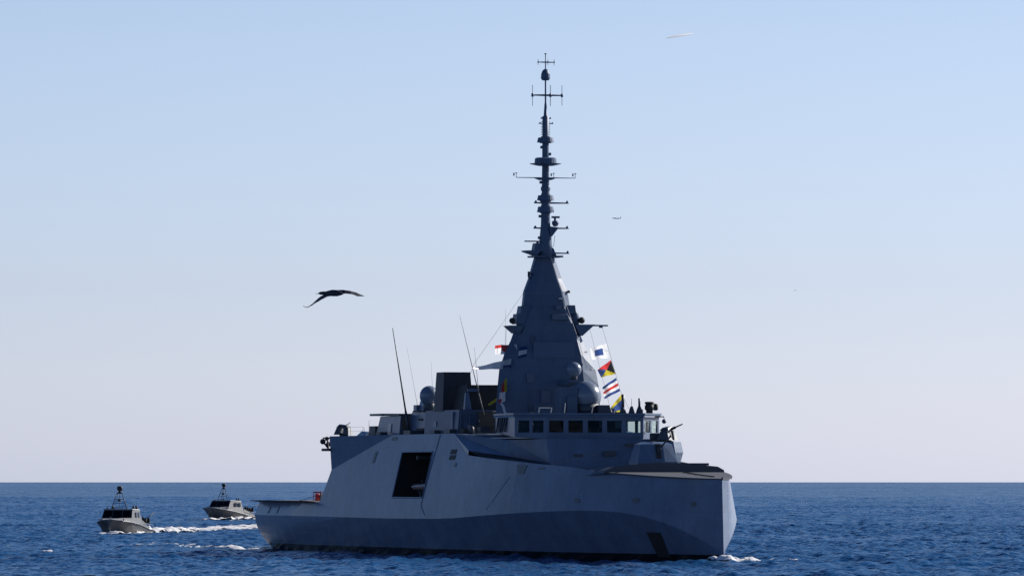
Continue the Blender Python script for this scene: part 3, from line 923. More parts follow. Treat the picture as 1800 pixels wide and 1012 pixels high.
m.build("dipole", M['mast'], mast)
m = SB()
for z, w in ((38.75, .5), (38.3, .7)):
    m.box(MS - .06, MS + .06, -w, w * .9, z - .04, z + .04); m.tube((MS, w * .7, z), (MS, w * .7, z + .12), .05, n=6); m.tube((MS, -w * .9, z), (MS, -w * .9, z + .12), .05, n=6)
m.build("stub_arm", M['mast'], mast)
m = SB()
m.box(MS + .3, MS + .55, -1.15, -.45, 29.93, 30.1); m.tube((MS + .4, -.75, 29.4), (MS + .4, -.75, 29.95), .1, n=8)
m.lathe((MS + .4, -.78, 29.2), [(.16, 0), (.3, .2), (.3, .45), (.18, .5)], 10)
m.prism([(MS, -.3, 28.3), (MS + .5, -.3, 28.3), (MS + .5, -.45, 28.3), (MS, -.45, 28.3)], [(MS, -.2, 29.2), (MS + .6, -.2, 29.2), (MS + .6, -1.05, 29.1), (MS, -1.05, 29.1)])
m.build("navigation_radar", M['mast'], mast)
m = SB()
m.box(MS + .1, MS + .3, -.32, 1.98, 27.82, 27.93); m.tube((MS + .2, .8, 27.5), (MS + .2, .8, 27.85), .12, n=8)
m.build("navigation_radar", M['mast'], mast)
m = SB(); m.tube((MS, -.75, 27.4), (MS, -.85, 28.4), .02, n=5); m.build("mast_rod", M['mast'], mast)

# ------------------------------------------------ rigging
m = SB()
pts = [(73, -.1, 26.45), (73, -1.1, 23.4), (73, -1.85, 21.35), (73.2, -2.45, 19.55), (74, -3.1, 16.6)]
for a, b in zip(pts, pts[1:]): m.tube(a, b, .022, n=5)
m.build("stay_wire", M['rope'], frigate)
m = SB()
for a, b in (((72, 2.0, 23.5), (71, 4.3, 19.9)), ((71, 4.3, 19.9), (66, 4.95, 17.1)), ((66, 4.95, 17.1), (62, 5.3, 13.1))):
    m.tube(a, b, .012, n=4)
m.tube((71.7, 3.6, 20.4), (71.0, 3.65, 12.5), .012, n=4)
m.tube((72.2, -5.1, 20.3), (74.5, -5.2, 17.6), .012, n=4)
m.tube((74.5, -5.2, 17.6), (79, -4.65, 14.6), .012, n=4)
m.tube((79, -4.65, 14.6), (82, -4.7, 12.6), .012, n=4)
m.tube((72.2, -3.9, 20.3), (82, -2.9, 12.6), .012, n=4)
m.build("signal_halyard", M['cable'], frigate)

# ------------------------------------------------ radomes
def radome(s, p, z, r, base_z, rb, zs=1.0, name="radome"):
    m = SB(); m.ball((s, p, z), r, 24, zs)
    o = m.build(name, M['radome'], frigate)
    m = SB(); m.lathe((s, p, 0), [(rb, base_z), (rb, z - r * .5)], 16)
    m.build("pedestal", M['dark'], o)
radome(79.5, -1.34, 14.12, 1.33, 12.55, 1.15)
radome(76.5, -1.16, 16.5, .66, 15.5, .3)
m = SB(); m.prism([(73.2, -.7, 15.0), (76.8, -.7, 15.4), (76.8, -1.7, 15.4), (73.2, -1.7, 15.0)], [(73.2, -.7, 15.6), (76.8, -.7, 15.6), (76.8, -1.7, 15.6), (73.2, -1.7, 15.6)])
m.box(78.6, 80.4, -.3, 1.2, 12.5, 14.9); m.box(79.2, 80.6, -.2, .7, 12.5, 14.1)
m.build("radome_bracket", M['mast'], frigate)
radome(49, 4.25, 14.5, .88, 13.0, .55, 1.05)
radome(53, 3.6, 14.9, .95, 13.0, .6, 1.05)

# ------------------------------------------------ deckhouses and funnels on the hangar roof
m = SB()
m.box(36, 44, -5.7, 5.7, 10.96, 12.72, (1.0, 0, .15, -.15))
deckhouse = m.build("deckhouse", M['grey'], frigate)
m = SB()
m.box(34.6, 38.6, -5.9, 5.9, 12.78, 12.98, (-.2, 0, 0, 0)); m.box(38.6, 44.1, -5.75, 5.75, 12.74, 12.86)
m.build("deckhouse_roof", M['dark'], deckhouse)
m = SB(); m.box(44.02, 44.12, 4.75, 5.45, 11.0, 12.6); m.build("door", M['tan'], deckhouse)
m = SB()
m.box(40.2, 41.2, 5.62, 5.75, 11.2, 12.0, (0, 0, -.07, -.07))
m.build("wall_emblem", M['radome'], deckhouse)
m = SB()
m.box(44.5, 53.2, -4.7, 4.75, 10.97, 13.05, (0, 0, .12, -.12))
m.box(45.2, 47.2, 2.8, 4.3, 13.04, 14.25, (.3, 0, 0, -.25)); m.box(44.6, 45.6, 3.4, 4.5, 13.04, 13.7)
mach = m.build("equipment_house", M['grey'], frigate)
m = SB()
m.box(47, 48.4, 4.6, 4.75, 12.25, 12.45); m.box(50.5, 52.2, 4.6, 4.75, 12.2, 12.4); m.box(46.8, 49.3, 4.66, 4.86, 11.2, 11.55); m.box(45.2, 47.6, 4.0, 4.75, 13.06, 13.18)
m.tube((53.0, 4.3, 13), (53.0, 4.3, 14.9), .09, n=6)
m.build("wall_vent", M['black'], mach)
m = SB()
m.box(54, 65, -6.1, 6.15, 10.98, 13.08, (0, 0, .15, -.15))
fb = m.build("funnel_base", M['mast'], frigate)
m = SB()
m.box(63.2, 63.5, 6.02, 6.2, 11.0, 12.9); m.box(57, 58, 5.95, 6.15, 11.6, 12.1); m.box(65.0, 65.08, 4.5, 5.6, 11.2, 12.0)
m.tube((65.1, 5.9, 11.1), (65.1, 5.9, 12.7), .05, n=5); m.tube((65.1, 5.0, 11.1), (65.1, 5.1, 12.7), .05, n=5)
m.build("pipe_rack", M['grey'], fb)
m = SB()
m.box(65.0, 65.9, 2.0, 4.3, 11.0, 12.9); m.box(65.0, 66.4, 2.0, 6.0, 10.98, 11.35)
m.build("canvas_cover", M['tan'], fb)
for sg in (1, -1):
    m = SB()
    m.prism([(57.0, sg * 3.25, 13.0), (60, sg * 3.25, 13.0), (60, sg * 6.1, 13.0), (57.0, sg * 6.1, 13.0)],
            [(57.4, sg * 3.5, 16.5), (59.9, sg * 3.5, 16.5), (59.9, sg * 5.95, 16.5), (57.4, sg * 5.95, 16.5)])
    fa = m.build("funnel", M['soot'], frigate)
    m = SB()
    m.prism([(60.2, sg * 1.9, 13.1), (64, sg * 1.9, 13.1), (64, sg * 5.3, 13.1), (60.2, sg * 5.3, 13.1)],
            [(60.4, sg * 1.9, 15.3), (63.9, sg * 1.9, 15.3), (63.9, sg * 4.9, 15.3), (60.4, sg * 4.9, 15.3)])
    m.build("exhaust_uptake", M['black'], fa)
    m = SB()
    m.prism([(64.0, sg * 5.35, 13.1), (64.5, sg * 5.35, 13.1), (64.5, sg * 4.7, 13.1), (64.0, sg * 4.7, 13.1)], [(64.0, sg * 5.2, 14.6), (64.3, sg * 5.2, 14.6), (64.3, sg * 4.9, 14.6), (64.0, sg * 4.9, 14.6)])
    m.box(64.0, 64.2, min(sg * 3.9, sg * 5.0), max(sg * 3.9, sg * 5.0), 14.7, 14.95)
    m.build("funnel_strut", M['grey'], fa)

m = SB()
m.box(66.2, 67.2, 4.6, 5.6, 10.96, 11.7); m.box(68.0, 69.0, 4.3, 5.2, 10.96, 11.5); m.lathe((67.6, 5.6, 10.96), [(.22, 0), (.22, .5), (.1, .62)], 9)
m.box(62.5, 64.5, 6.2, 6.75, 10.97, 11.35); m.box(58, 59.5, 6.25, 6.75, 10.97, 11.3); m.box(47.2, 49.5, 5.0, 6.2, 10.96, 11.35); m.box(40, 41.4, 6.1, 6.8, 10.96, 11.25)
m.build("deck_locker", M['dark'], frigate)
m = SB()
rail = [(31.6, 8.0), (34.5, 7.75), (38, 7.5)]
for s0, p0 in rail: m.tube((s0, p0, 10.93), (s0, p0, 11.75), .018, n=4)
for z in (11.35, 11.75):
    for a, b in zip(rail, rail[1:]): m.tube((*a, z), (*b, z), .012, n=4)
m.build("guard_rail", M['cable'], frigate)
# ------------------------------------------------ whip antennas
def whip(a, b, r0, r1, name="whip_antenna", mat='dark'):
    m = SB()
    a, b = Vector(a), Vector(b)
    c = a + (b - a) * .22
    m.tube(tuple(a), tuple(c), r0 * 1.5, r0 * 1.3, 7); m.tube(tuple(c), tuple(b), r0, r1, 7)
    m.build(name, M[mat], frigate)
whip((44.8, 4.95, 10.98), (44.8, 6.55, 20.75), .085, .035)
whip((66, 4.0, 12.6), (66, 6.25, 21.41), .045, .012, mat='cable')
whip((65, 4.2, 14.6), (65, 4.6, 18.6), .022, .012)
whip((70, 3.3, 13), (70, 3.17, 21.9), .018, .01)
whip((33.2, 5.6, 10.95), (33.2, 5.6, 12.4), .03, .015)
whip((30.8, 5.4, 10.95), (30.8, 5.4, 11.75), .025, .015)
m = SB(); m.tube((65.6, 4.0, 12.7), (65.8, 2.6, 12.95), .05, n=6); m.tube((65.6, 4.3, 12.0), (65.6, 4.0, 12.7), .08, n=6)
m.build("antenna_mount", M['rope'], frigate)
whip((56.2, 5.9, 13.0), (56.2, 6.1, 17.5), .015, .008)
whip((45.2, 4.3, 13.7), (45.2, 5.3, 19.0), .012, .006)
m = SB(); m.box(32.6, 34.6, 4.2, 5.4, 10.96, 11.85)
m.build("deck_locker", M['dark'], frigate)

# ------------------------------------------------ guns
def gun_mount(s, p, z, yaw, name, k=1.0):
    """remote gun mount: pedestal, two cheek housings, sloping hood, raised barrel"""
    t = empty(name, tuple(sh((s, p, z))), yaw); t.parent = frigate; t.scale = (k, k, k)
    m = MB(); m.lathe((0, 0, 0), [(.42, 0), (.42, .12), (.3, .16), (.3, .3)], 12)
    m.build("pedestal", M['dark'], t)
    m = MB()
    for sg in (1, -1):
        m.prism([(-.55, sg * .18, .14), (.45, sg * .18, .14), (.45, sg * .80, .14), (-.55, sg * .80, .14)], [(-.35, sg * .18, .85), (.3, sg * .18, .85), (.22, sg * .62, .80), (-.3, sg * .62, .80)])
    m.prism([(-.4, -.6, .82), (.3, -.6, .82), (.3, .62, .82), (-.4, .62, .82)], [(-.25, -.42, 1.02), (.2, -.42, 1.02), (.2, .35, 1.12), (-.25, .35, 1.12)])
    m.build("gun_housing", M['dark'], t)
    m = MB(); m.tube((.1, 0, .85), (1.15, 0, 1.28), .06, .045, 8); m.tube((.0, 0, .8), (.6, 0, 1.05), .11, .09, 8); m.build("gun_barrel", M['black'], t)
gun_mount(30.3, 7.25, 10.93, R(135), "gun_mount")
m = SB()
l0 = [(88.2, -5.2), (90.1, -5.6), (90.1, -6.15), (89.7, -6.55), (88.2, -6.5)]
l1 = [(88.2, -4.9), (90.4, -5.2), (90.4, -6.02), (89.65, -6.98), (88.2, -6.98)]
l2 = [(88.2, -4.85), (90.1, -4.95), (90.1, -5.95), (89.4, -6.85), (88.2, -6.85)]
m.loft([[(a, b, 7.6) for a, b in l0], [(a, b, 9.2) for a, b in l1], [(a, b, 10.1) for a, b in l2]])
m.build("gun_platform", M['grey'], frigate)
gun_mount(89.0, -5.8, 10.1, R(48), "gun_mount", 1.2)
m = SB(); m.box(87.6, 88.6, -5.9, -4.6, 9.6, 10.85)
m.build("deck_locker", M['dark'], frigate)

turret = empty("main_gun", tuple(sh((103.0, 0, 8.1)))); turret.parent = frigate
GT = lambda p: Vector((p[0], -p[1], p[2]))
m = MB(GT)   # x forward, y to starboard
lo = [(1.75, .5), (1.0, 1.66), (-1.8, 1.58), (-1.8, -1.58), (1.45, -1.7), (1.75, -.5)]
hi = [(1.3, .45), (.5, 1.25), (-1.5, 1.15), (-1.5, -1.25), (1.02, -1.35), (1.3, -.45)]
m.loft([[(x, y, 0) for x, y in lo], [(x * 1.0, y * 1.0, .25) for x, y in lo], [(x, y, 1.72) for x, y in hi]])
m.loft([[(x, y, 1.72) for x, y in hi], [(x * .75 - .2, y * .55, 1.92) for x, y in hi]])
m.build("gun_shield", M['grey'], turret)
m = MB(GT)
m.prism([(1.78, .22, .05), (1.78, -.22, .05), (.6, -.22, .05), (.6, .22, .05)], [(1.38, .24, 1.74), (1.38, -.24, 1.74), (0, -.24, 1.95), (0, .24, 1.95)])
m.build("gun_slot", M['black'], turret)
m = MB(GT)
m.tube((.9, 0, 1.0), (1.9, -.02, 1.4), .17, .13, 10); m.tube((1.9, -.02, 1.4), (4.6, -.06, 2.35), .085, .065, 10); m.tube((4.5, -.06, 2.32), (4.75, -.06, 2.41), .09, .09, 10)
m.build("gun_barrel", M['dark'], turret)

# camera cluster hung on the hangar corner
m = SB()
m.box(26.3, 28.9, 7.35, 8.35, 9.55, 9.8)
for p, z, r in ((8.3, 10.45, .27), (7.9, 10.72, .2), (7.75, 10.2, .25)):
    m.ball((26.6, p, z), r); m.tube((26.7, p, z), (26.9, 7.85, 9.8), .08, n=6)
m.box(26.4, 26.8, 7.65, 8.25, 10.72, 10.85)
m.build("sensor_cluster", M['black'], frigate)
m = SB()
m.prism([(29, 3.2, 10.96), (31.8, 3.2, 10.96), (31.8, 5.7, 10.96), (29, 5.7, 10.96)], [(29.4, 3.4, 11.4), (31.5, 3.4, 11.35), (31.5, 5.2, 11.3), (29.4, 5.3, 11.4)])
m.build("tarpaulin_cover", M['radome'], frigate)

# ------------------------------------------------ small boat in the bay
def rhib():
    t = empty("inflatable_boat", ship_world(57.2, 6.0, 5.35), SHIP_RZ)
    tag(t, "small dark inflatable boat stowed in the open bay in the frigate's side", "boat")
    m = MB()
    for sg in (1, -1):
        pts = [(-3.4, sg * .95, .85), (0, sg * 1.0, .9), (2.2, sg * .9, 1.0), (3.4, sg * .4, 1.25), (3.75, 0, 1.35)]
        for a, b in zip(pts, pts[1:]): m.tube(a, b, .27, n=10)
    m.build("tube", M['tube'], t)
    m = MB()
    m.loft([[(-3.4, -.85, .6), (-3.4, .85, .6), (-3.4, .5, .2), (-3.4, 0, .05), (-3.4, -.5, .2)], [(1.5, -.8, .7), (1.5, .8, .7), (1.5, .45, .3), (1.5, 0, .1), (1.5, -.45, .3)], [(3.6, -.05, 1.2), (3.6, .05, 1.2), (3.6, .04, 1.0), (3.6, 0, .95), (3.6, -.04, 1.0)]])
    m.build("boat_hull", M['dark'], t)
    m = MB(); m.tube((-3.3, -1.27, .88), (2.2, -1.2, 1.02), .05, n=6); m.tube((2.2, -1.2, 1.02), (3.3, -.72, 1.25), .05, n=6); m.build("fender_stripe", M['white'], t)
    m = MB(); m.box(-.5, .3, -.45, .45, .6, 1.75, (.2, -.1, .05, -.05)); m.build("console", M['white'], t)
    m = MB(); m.box(-3.6, -3.2, -.3, .3, .3, 1.5); m.build("outboard_motor", M['black'], t)
    m = MB()
    for x in (-2.4, 1.8): m.box(x, x + .3, -.8, .8, 0.0, .35)
    m.build("cradle", M['dark'], t)
    return t
boat_in_bay = rhib()

# red gear on the flight deck
t = empty("firefighting_trolley", ship_world(22.2, 7.6, ZA + .06), SHIP_RZ)
tag(t, "small red framed trolley standing on the frigate's flight deck by the hangar", "trolley")
m = MB()
for x in (-.45, .45):
    for y in (-.33, .33): m.tube((x, y, .1), (x * .9, y * .95, .98), .035, n=6)
for z in (.25, .6, .96):
    for y in (-.33, .33): m.tube((-.45, y, z), (.45, y, z), .03, n=6)
    for x in (-.45, .45): m.tube((x, -.33, z), (x, .33, z), .03, n=6)
m.build("frame", M['red'], t)
m = MB(); m.lathe((0.05, -.05, .12), [(.22, 0), (.24, .05), (.24, .55), (.12, .68), (.05, .7)], 12); m.build("bottle", M['red'], t)
m = MB(); m.box(-.4, .0, -.3, .3, .86, .98); m.tube((.1, .2, .15), (.25, .25, .8), .1, n=8); m.build("hose", M['black'], t)

# ------------------------------------------------ signal flags
def flag(name, label, corners, colour, nu=18, nv=12, amp=.09, waves_n=1.4, wind=False, grow=1.12, ph=0.0):
    """corners in ship terms: hoist top, hoist bottom, fly bottom, fly top; colour(u, v) -> key, u along the fly, v down the hoist"""
    c = [list(q) for q in corners]
    if wind:                                           # the breeze carries the fly end aft as well as to starboard
        for h, f in ((0, 3), (1, 2)):
            dp = (c[f][1] - c[h][1]) * grow
            c[f][0] = c[h][0] - .62 * dp; c[f][1] = c[h][1] + .81 * dp; c[f][2] = c[h][2] + (c[f][2] - c[h][2]) * grow
        up = (c[0][2] - c[1][2]) * (grow - 1) / 2
        for q in (0, 3): c[q][2] += up
        for q in (1, 2): c[q][2] -= up
    W = [ship_world(*q) for q in c]
    o0 = W[0].copy()
    W = [w - o0 for w in W]
    nrm = (W[1] - W[0]).cross(W[3] - W[0]).normalized()
    verts, faces, mi = [], [], []
    keys = list(FL)
    for i in range(nu + 1):
        for j in range(nv + 1):
            u, v = i / nu, j / nv
            p = W[0] * (1 - u) * (1 - v) + W[1] * (1 - u) * v + W[2] * u * v + W[3] * u * (1 - v)
            sag = math.sin(u * math.pi * 2 * waves_n + v * 1.3 + ph)
            p = p + nrm * amp * (u ** .7) * sag * 2.0 + Vector((0, 0, amp * .45 * u * math.sin(u * math.pi * 2 * waves_n + ph + 1.0)))
            verts.append(tuple(p))
    for i in range(nu):
        for j in range(nv):
            faces.append([i * (nv + 1) + j, (i + 1) * (nv + 1) + j, (i + 1) * (nv + 1) + j + 1, i * (nv + 1) + j + 1])
            mi.append(keys.index(colour((i + .5) / nu, (j + .5) / nv)))
    me = bpy.data.meshes.new(name)
    me.from_pydata(verts, [], faces)
    for k in keys: me.materials.append(FL[k])
    me.polygons.foreach_set('material_index', mi)
    me.polygons.foreach_set('use_smooth', [True] * len(faces))
    me.update()
    o = bpy.data.objects.new(name, me)
    o.location = o0
    scene.collection.objects.link(o)
    tag(o, label, "flag", "signal flags flying from the frigate's halyards")
    return o
flag("signal_flag", "white signal flag with a blue square in its middle, topmost right of the mast",
     [(74, -4.92, 18.8), (74, -5.18, 17.64), (74, -3.76, 17.54), (74, -3.6, 18.39)],
     lambda u, v: 'b' if .25 < u < .78 and .25 < v < .78 else 'w', amp=.05, ph=2.6, wind=True)
def zed(u, v):
    if u < v and u < 1 - v: return 'k'
    if u > v and u > 1 - v: return 'b'
    return 'r' if v < .5 else 'y'
flag("signal_flag", "signal flag of red, yellow, black and blue triangles",
     [(76.5, -4.56, 17.3), (76.5, -4.98, 16.2), (76.5, -3.83, 15.95), (76.5, -3.46, 16.54)], zed, nu=24, nv=24, amp=.05, ph=1.0, wind=True)
flag("signal_flag", "signal flag of horizontal blue, white and red stripes",
     [(79, -4.25, 15.71), (79, -4.62, 14.67), (79, -3.36, 14.07), (79, -3.16, 15.01)],
     lambda u, v: 'bwrwb'[min(4, int(v * 5))], nv=15, amp=.06, ph=2.0, wind=True)
flag("signal_flag", "yellow signal flag with a broad blue band, hanging low above the bridge roof",
     [(81, -4.1, 14.2), (81, -4.5, 12.8), (81, -3.57, 12.65), (81, -3.21, 13.15)],
     lambda u, v: 'b' if .22 < v < .72 else 'y', amp=.08, ph=.4, wind=True)
flag("signal_flag", "red and white signal flag flying highest on the left of the mast",
     [(72.9, 3.0, 18.75), (72.9, 2.9, 17.7), (70, 4.0, 17.95), (70, 4.16, 18.72)],
     lambda u, v: ('w' if u < .35 or (u > .8 and v > .3) or v > .85 - .2 * u else 'r'), amp=.08, ph=.6)
flag("signal_flag", "small blue and white flag pressed against the mast below the red and white flag",
     [(73.5, 2.2, 18.6), (73.5, 2.3, 17.7), (73.3, 3.0, 17.5), (73.3, 2.95, 18.5)],
     lambda u, v: ('b' if v < .3 or v > .75 else 'w'), amp=.04, ph=1.5)
flag("signal_flag", "long narrow white and blue pennant streaming left of the mast",
     [(72.9, 3.5, 17.5), (72.9, 3.55, 16.6), (70.5, 6.45, 16.55), (70.5, 6.45, 16.69)],
     lambda u, v: ('b' if u < .2 and v > .62 else 'w'), nu=30, amp=.10, waves_n=2.2)
flag("signal_flag", "narrow yellow and red flag draped down the mast's left side",
     [(73.6, 4.15, 15.9), (73.6, 4.1, 14.7), (73.4, 4.6, 13.9), (73.4, 4.55, 15.1)],
     lambda u, v: ('y' if u < .45 else 'r'), amp=.05)
flag("signal_flag", "white signal flag with a red corner clinging to the mast's left side",
     [(73.9, 4.35, 14.55), (73.9, 4.35, 13.75), (73.6, 4.85, 13.5), (73.6, 4.8, 14.5)],
     lambda u, v: ('r' if u > .6 and v > .6 else 'w'), amp=.05)
flag("signal_flag", "drooping yellow flag in front of the dark funnel",
     [(70.4, 4.0, 14.15), (70.4, 4.1, 13.75), (70, 4.75, 13.38), (70, 4.8, 13.52)],
     lambda u, v: 'y', amp=.03)
flag("signal_flag", "white streamer curling down to the left end of the bridge",
     [(74.2, 4.95, 13.65), (74.2, 4.65, 13.5), (75, 4.35, 12.35), (75, 4.65, 12.4)],
     lambda u, v: 'w', amp=.04, ph=2)

# ================================================================== PATROL BOATS
BT = lambda p: Vector((p[0], p[1] * 1.27, p[2]))
def make_boat():
    t = empty("patrol_boat")
    L = 13.0
    # sections: x from the stern, half beam at chine, chine height, half beam at deck, deck height, keel
    sec = [(0, 1.75, .15, 1.95, .95, -.5), (3, 1.8, .18, 2.05, 1.05, -.55), (6, 1.75, .25, 2.1, 1.35, -.55), (8.5, 1.5, .4, 2.05, 1.62, -.5),
           (10.5, 1.0, .62, 1.75, 1.80, -.35), (12, .45, .95, 1.15, 1.92, .05), (12.9, .08, 1.5, .3, 2.0, .9)]
    rub = [(x, hd, zd) for x, hc, zc, hd, zd, k in sec]
    m = MB(BT)
    m.loft([[(x, 0, k), (x, hc, zc), (x, hd, zd), (x, -hd, zd), (x, -hc, zc)] for x, hc, zc, hd, zd, k in sec])
    m.build("hull", M['boat'], t)
    m = MB(BT)
    for sg in (1, -1):
        for a, b in zip(rub, rub[1:]): m.tube((a[0], sg * a[1], a[2] - .03), (b[0], sg * b[1], b[2] - .03), .07, n=6)
    m.build("rubbing_strake", M['dark'], t)
    m = MB(BT)
    for a, b in zip(rub[3:], rub[4:]):
        m.loft([[(a[0], -a[1] * .9, a[2] + .012), (a[0], a[1] * .9, a[2] + .012), (b[0], b[1] * .9, b[2] + .012), (b[0], -b[1] * .9, b[2] + .012)],
                [(a[0], -a[1] * .86, a[2] + .10), (a[0], a[1] * .86, a[2] + .10), (b[0], b[1] * .86, b[2] + .10), (b[0], -b[1] * .86, b[2] + .10)]])
    m.build("foredeck", M['boatdeck'], t)
    m = MB(BT)
    m.loft([[(9.7, -1.6, 1.7), (9.7, 1.6, 1.7), (9.7, 1.6, 2.28), (9.7, -1.6, 2.28)], [(11.6, -.75, 1.8), (11.6, .75, 1.8), (11.6, .75, 1.98), (11.6, -.75, 1.98)]])
    m.build("coaming", M['boatdeck'], t)
    m = MB(BT)
    for sg in (1, -1):
        hs = [(4.3, 1.9, 1.2), (2.6, 1.95, 1.08), (.4, 1.9, 1.0)]
        for a, b in zip(hs, hs[1:]): m.tube((a[0], sg * a[1], a[2] + .55), (b[0], sg * b[1], b[2] + .55), .025, n=5)
        for a in hs: m.tube((a[0], sg * a[1], a[2] - .1), (a[0], sg * a[1], a[2] + .55), .025, n=5)
    m.build("hand_rail", M['alu'], t)
    # cabin: raked windscreen facing forward, long sloping rear
    lo = [(9.9, 1.62), (4.6, 1.78), (4.6, -1.78), (9.9, -1.62)]
    hi = [(8.6, 1.45), (5.3, 1.5), (5.3, -1.5), (8.6, -1.45)]
    m = MB(BT)
    m.loft([[(x, y, 1.35 + .05 * (x - 4.6)) for x, y in lo], [(x, y, 3.25) for x, y in hi]])
    m.prism([(4.62, 1.78, 1.2), (1.6, 1.8, 1.0), (1.6, 1.55, 1.0), (4.62, 1.5, 1.2)], [(4.62, 1.66, 2.1), (1.6, 1.78, 1.25), (1.6, 1.6, 1.25), (4.62, 1.5, 2.1)])
    m.prism([(4.62, -1.78, 1.2), (1.6, -1.8, 1.0), (1.6, -1.55, 1.0), (4.62, -1.5, 1.2)], [(4.62, -1.66, 2.1), (1.6, -1.78, 1.25), (1.6, -1.6, 1.25), (4.62, -1.5, 2.1)])
    cab = m.build("cabin", M['boat'], t)
    m = MB(BT); m.box(5.1, 8.75, -1.55, 1.55, 3.25, 3.36, (.1, -.1, .1, -.1)); m.build("roof", M['boatdeck'], cab)
    def wall(t0, t1, h0, h1, x0=9.9, x1=8.6):
        f = lambda y, h: (x0 + (x1 - x0) * h + .035, y * (1.62 + (1.45 - 1.62) * h), 1.61 + (3.25 - 1.61) * h)
        pm = MB(BT); q = [f(t0, h0), f(t1, h0), f(t1, h1), f(t0, h1)]
        pm.loft([q, [(a + .02, b, c + .01) for a, b, c in q]])
        return pm
    for a, b in ((-.94, -.36), (-.30, .30), (.36, .94)): wall(a, b, .34, .93).build("window", M['darkglass'], cab)
    for sg in (1, -1):
        for x in (5.7, 6.9):
            f = lambda xx, h: (xx - .1 * h, sg * (1.72 - .22 * h + .03 + .02), 1.5 + 1.75 * h)
            pm = MB(BT); q = [f(x, .52), f(x + .85, .52), f(x + .75, .86), f(x, .86)]
            pm.loft([q, [(a, b + sg * .03, c) for a, b, c in q]]); pm.build("window", M['darkglass'], cab)
    # lattice mast
    m = MB(BT)
    for sg in (1, -1):
        m.tube((8.30, sg * .80, 3.3), (7.90, sg * .24, 5.25), .05, n=7)
        m.tube((7.20, sg * .7, 3.3), (7.80, sg * .22, 5.2), .025, n=6)
    for h in (.36, .62, .97): m.tube((8.30 - .4 * h, .80 - .56 * h, 3.3 + 1.95 * h), (8.30 - .4 * h, -.80 + .56 * h, 3.3 + 1.95 * h), .035, n=6)
    m.tube((8.10, 0, 3.36), (7.90, 0, 5.3), .03, n=5)
    mst = m.build("mast", M['mast'], t)
    m = MB(BT); m.lathe((7.90, 0, 5.2), [(.12, 0), (.28, .12), (.12, .2), (.12, .3), (.26, .34), (.30, .6), (.26, .82), (.1, .85)], 12); m.build("sensor", M['black'], mst)
    m = MB(BT); m.lathe((8.05, 0, 4.25), [(.2, 0), (.22, .12), (.1, .3)], 10); m.tube((8.40, -.5, 3.5), (8.40, .5, 3.5), .05, n=6); m.build("radar", M['dark'], mst)
    m = MB(BT)
    for y in (1.2, -1.2, .9): m.tube((5.4, y, 3.36), (5.4, y, 3.75), .12, .1, 8)
    m.tube((8.2, -1.2, 3.36), (8.2, -1.2, 3.5), .12, n=8)
    m.build("roof_lamp", M['black'], cab)
    m = MB(BT)
    m.lathe((1.9, 1.42, .95), [(.26, 0), (.2, .5), (.12, 1.0)], 10)
    m.box(1.5, 2.3, 1.2, 1.62, 1.95, 2.3); m.box(1.75, 1.83, .95, 1.85, 1.7, 2.35)
    m.tube((1.8, 1.42, 2.2), (.6, 2.05, 3.0), .05, .045, 7)
    m.build("deck_gun", M['black'], t)
    m = MB(BT); m.box(.1, 1.1, -1.2, 1.2, .95, 1.45); m.build("engine_box", M['boat'], t)
    m = MB(BT); m.tube((12.55, 0, 2.0), (12.55, 0, 2.35), .06, n=6); m.tube((11.8, 1.2, 1.9), (11.8, 1.2, 2.15), .07, n=6); m.tube((11.8, -1.2, 1.9), (11.8, -1.2, 2.15), .07, n=6); m.build("cleat", M['dark'], t)
    return t

def copy_tree(o, parent=None):
    c = o.copy(); scene.collection.objects.link(c)
    if parent: c.parent = parent
    for ch in list(o.children): copy_tree(ch, c)
    return c

def boat_place(o, x, y, head, z=0.1, pitch=R(-2.0)):
    """head: angle turned from straight towards the camera, positive to the viewer's left"""
    a = math.atan2(-math.cos(head), -math.sin(head))
    o.rotation_euler = (0, pitch, a)
    o.scale = (1, 1, 1.07)
    c = Vector((6.5 * math.cos(a), 6.5 * math.sin(a), 0))
    o.location = Vector((x, y, z)) - c
boat1 = make_boat()
G = "grey patrol boats escorting the frigate"
for part in list(below(boat1)):
    if part.type == 'MESH' and part.name.split('.')[0] not in ('hull', 'cabin', 'mast'): split_clusters(part)
boat2 = copy_tree(boat1)
tag(boat1, "grey patrol boat with white foaming wake, nearer of the two, at far left", "patrol boat", G)
tag(boat2, "grey patrol boat farther off, close behind the frigate's stern", "patrol boat", G)
boat_place(boat1, -49.3, 893, R(11.5), -.5, R(-1))
boat_place(boat2, -48.8, 1210, R(29), -.4)

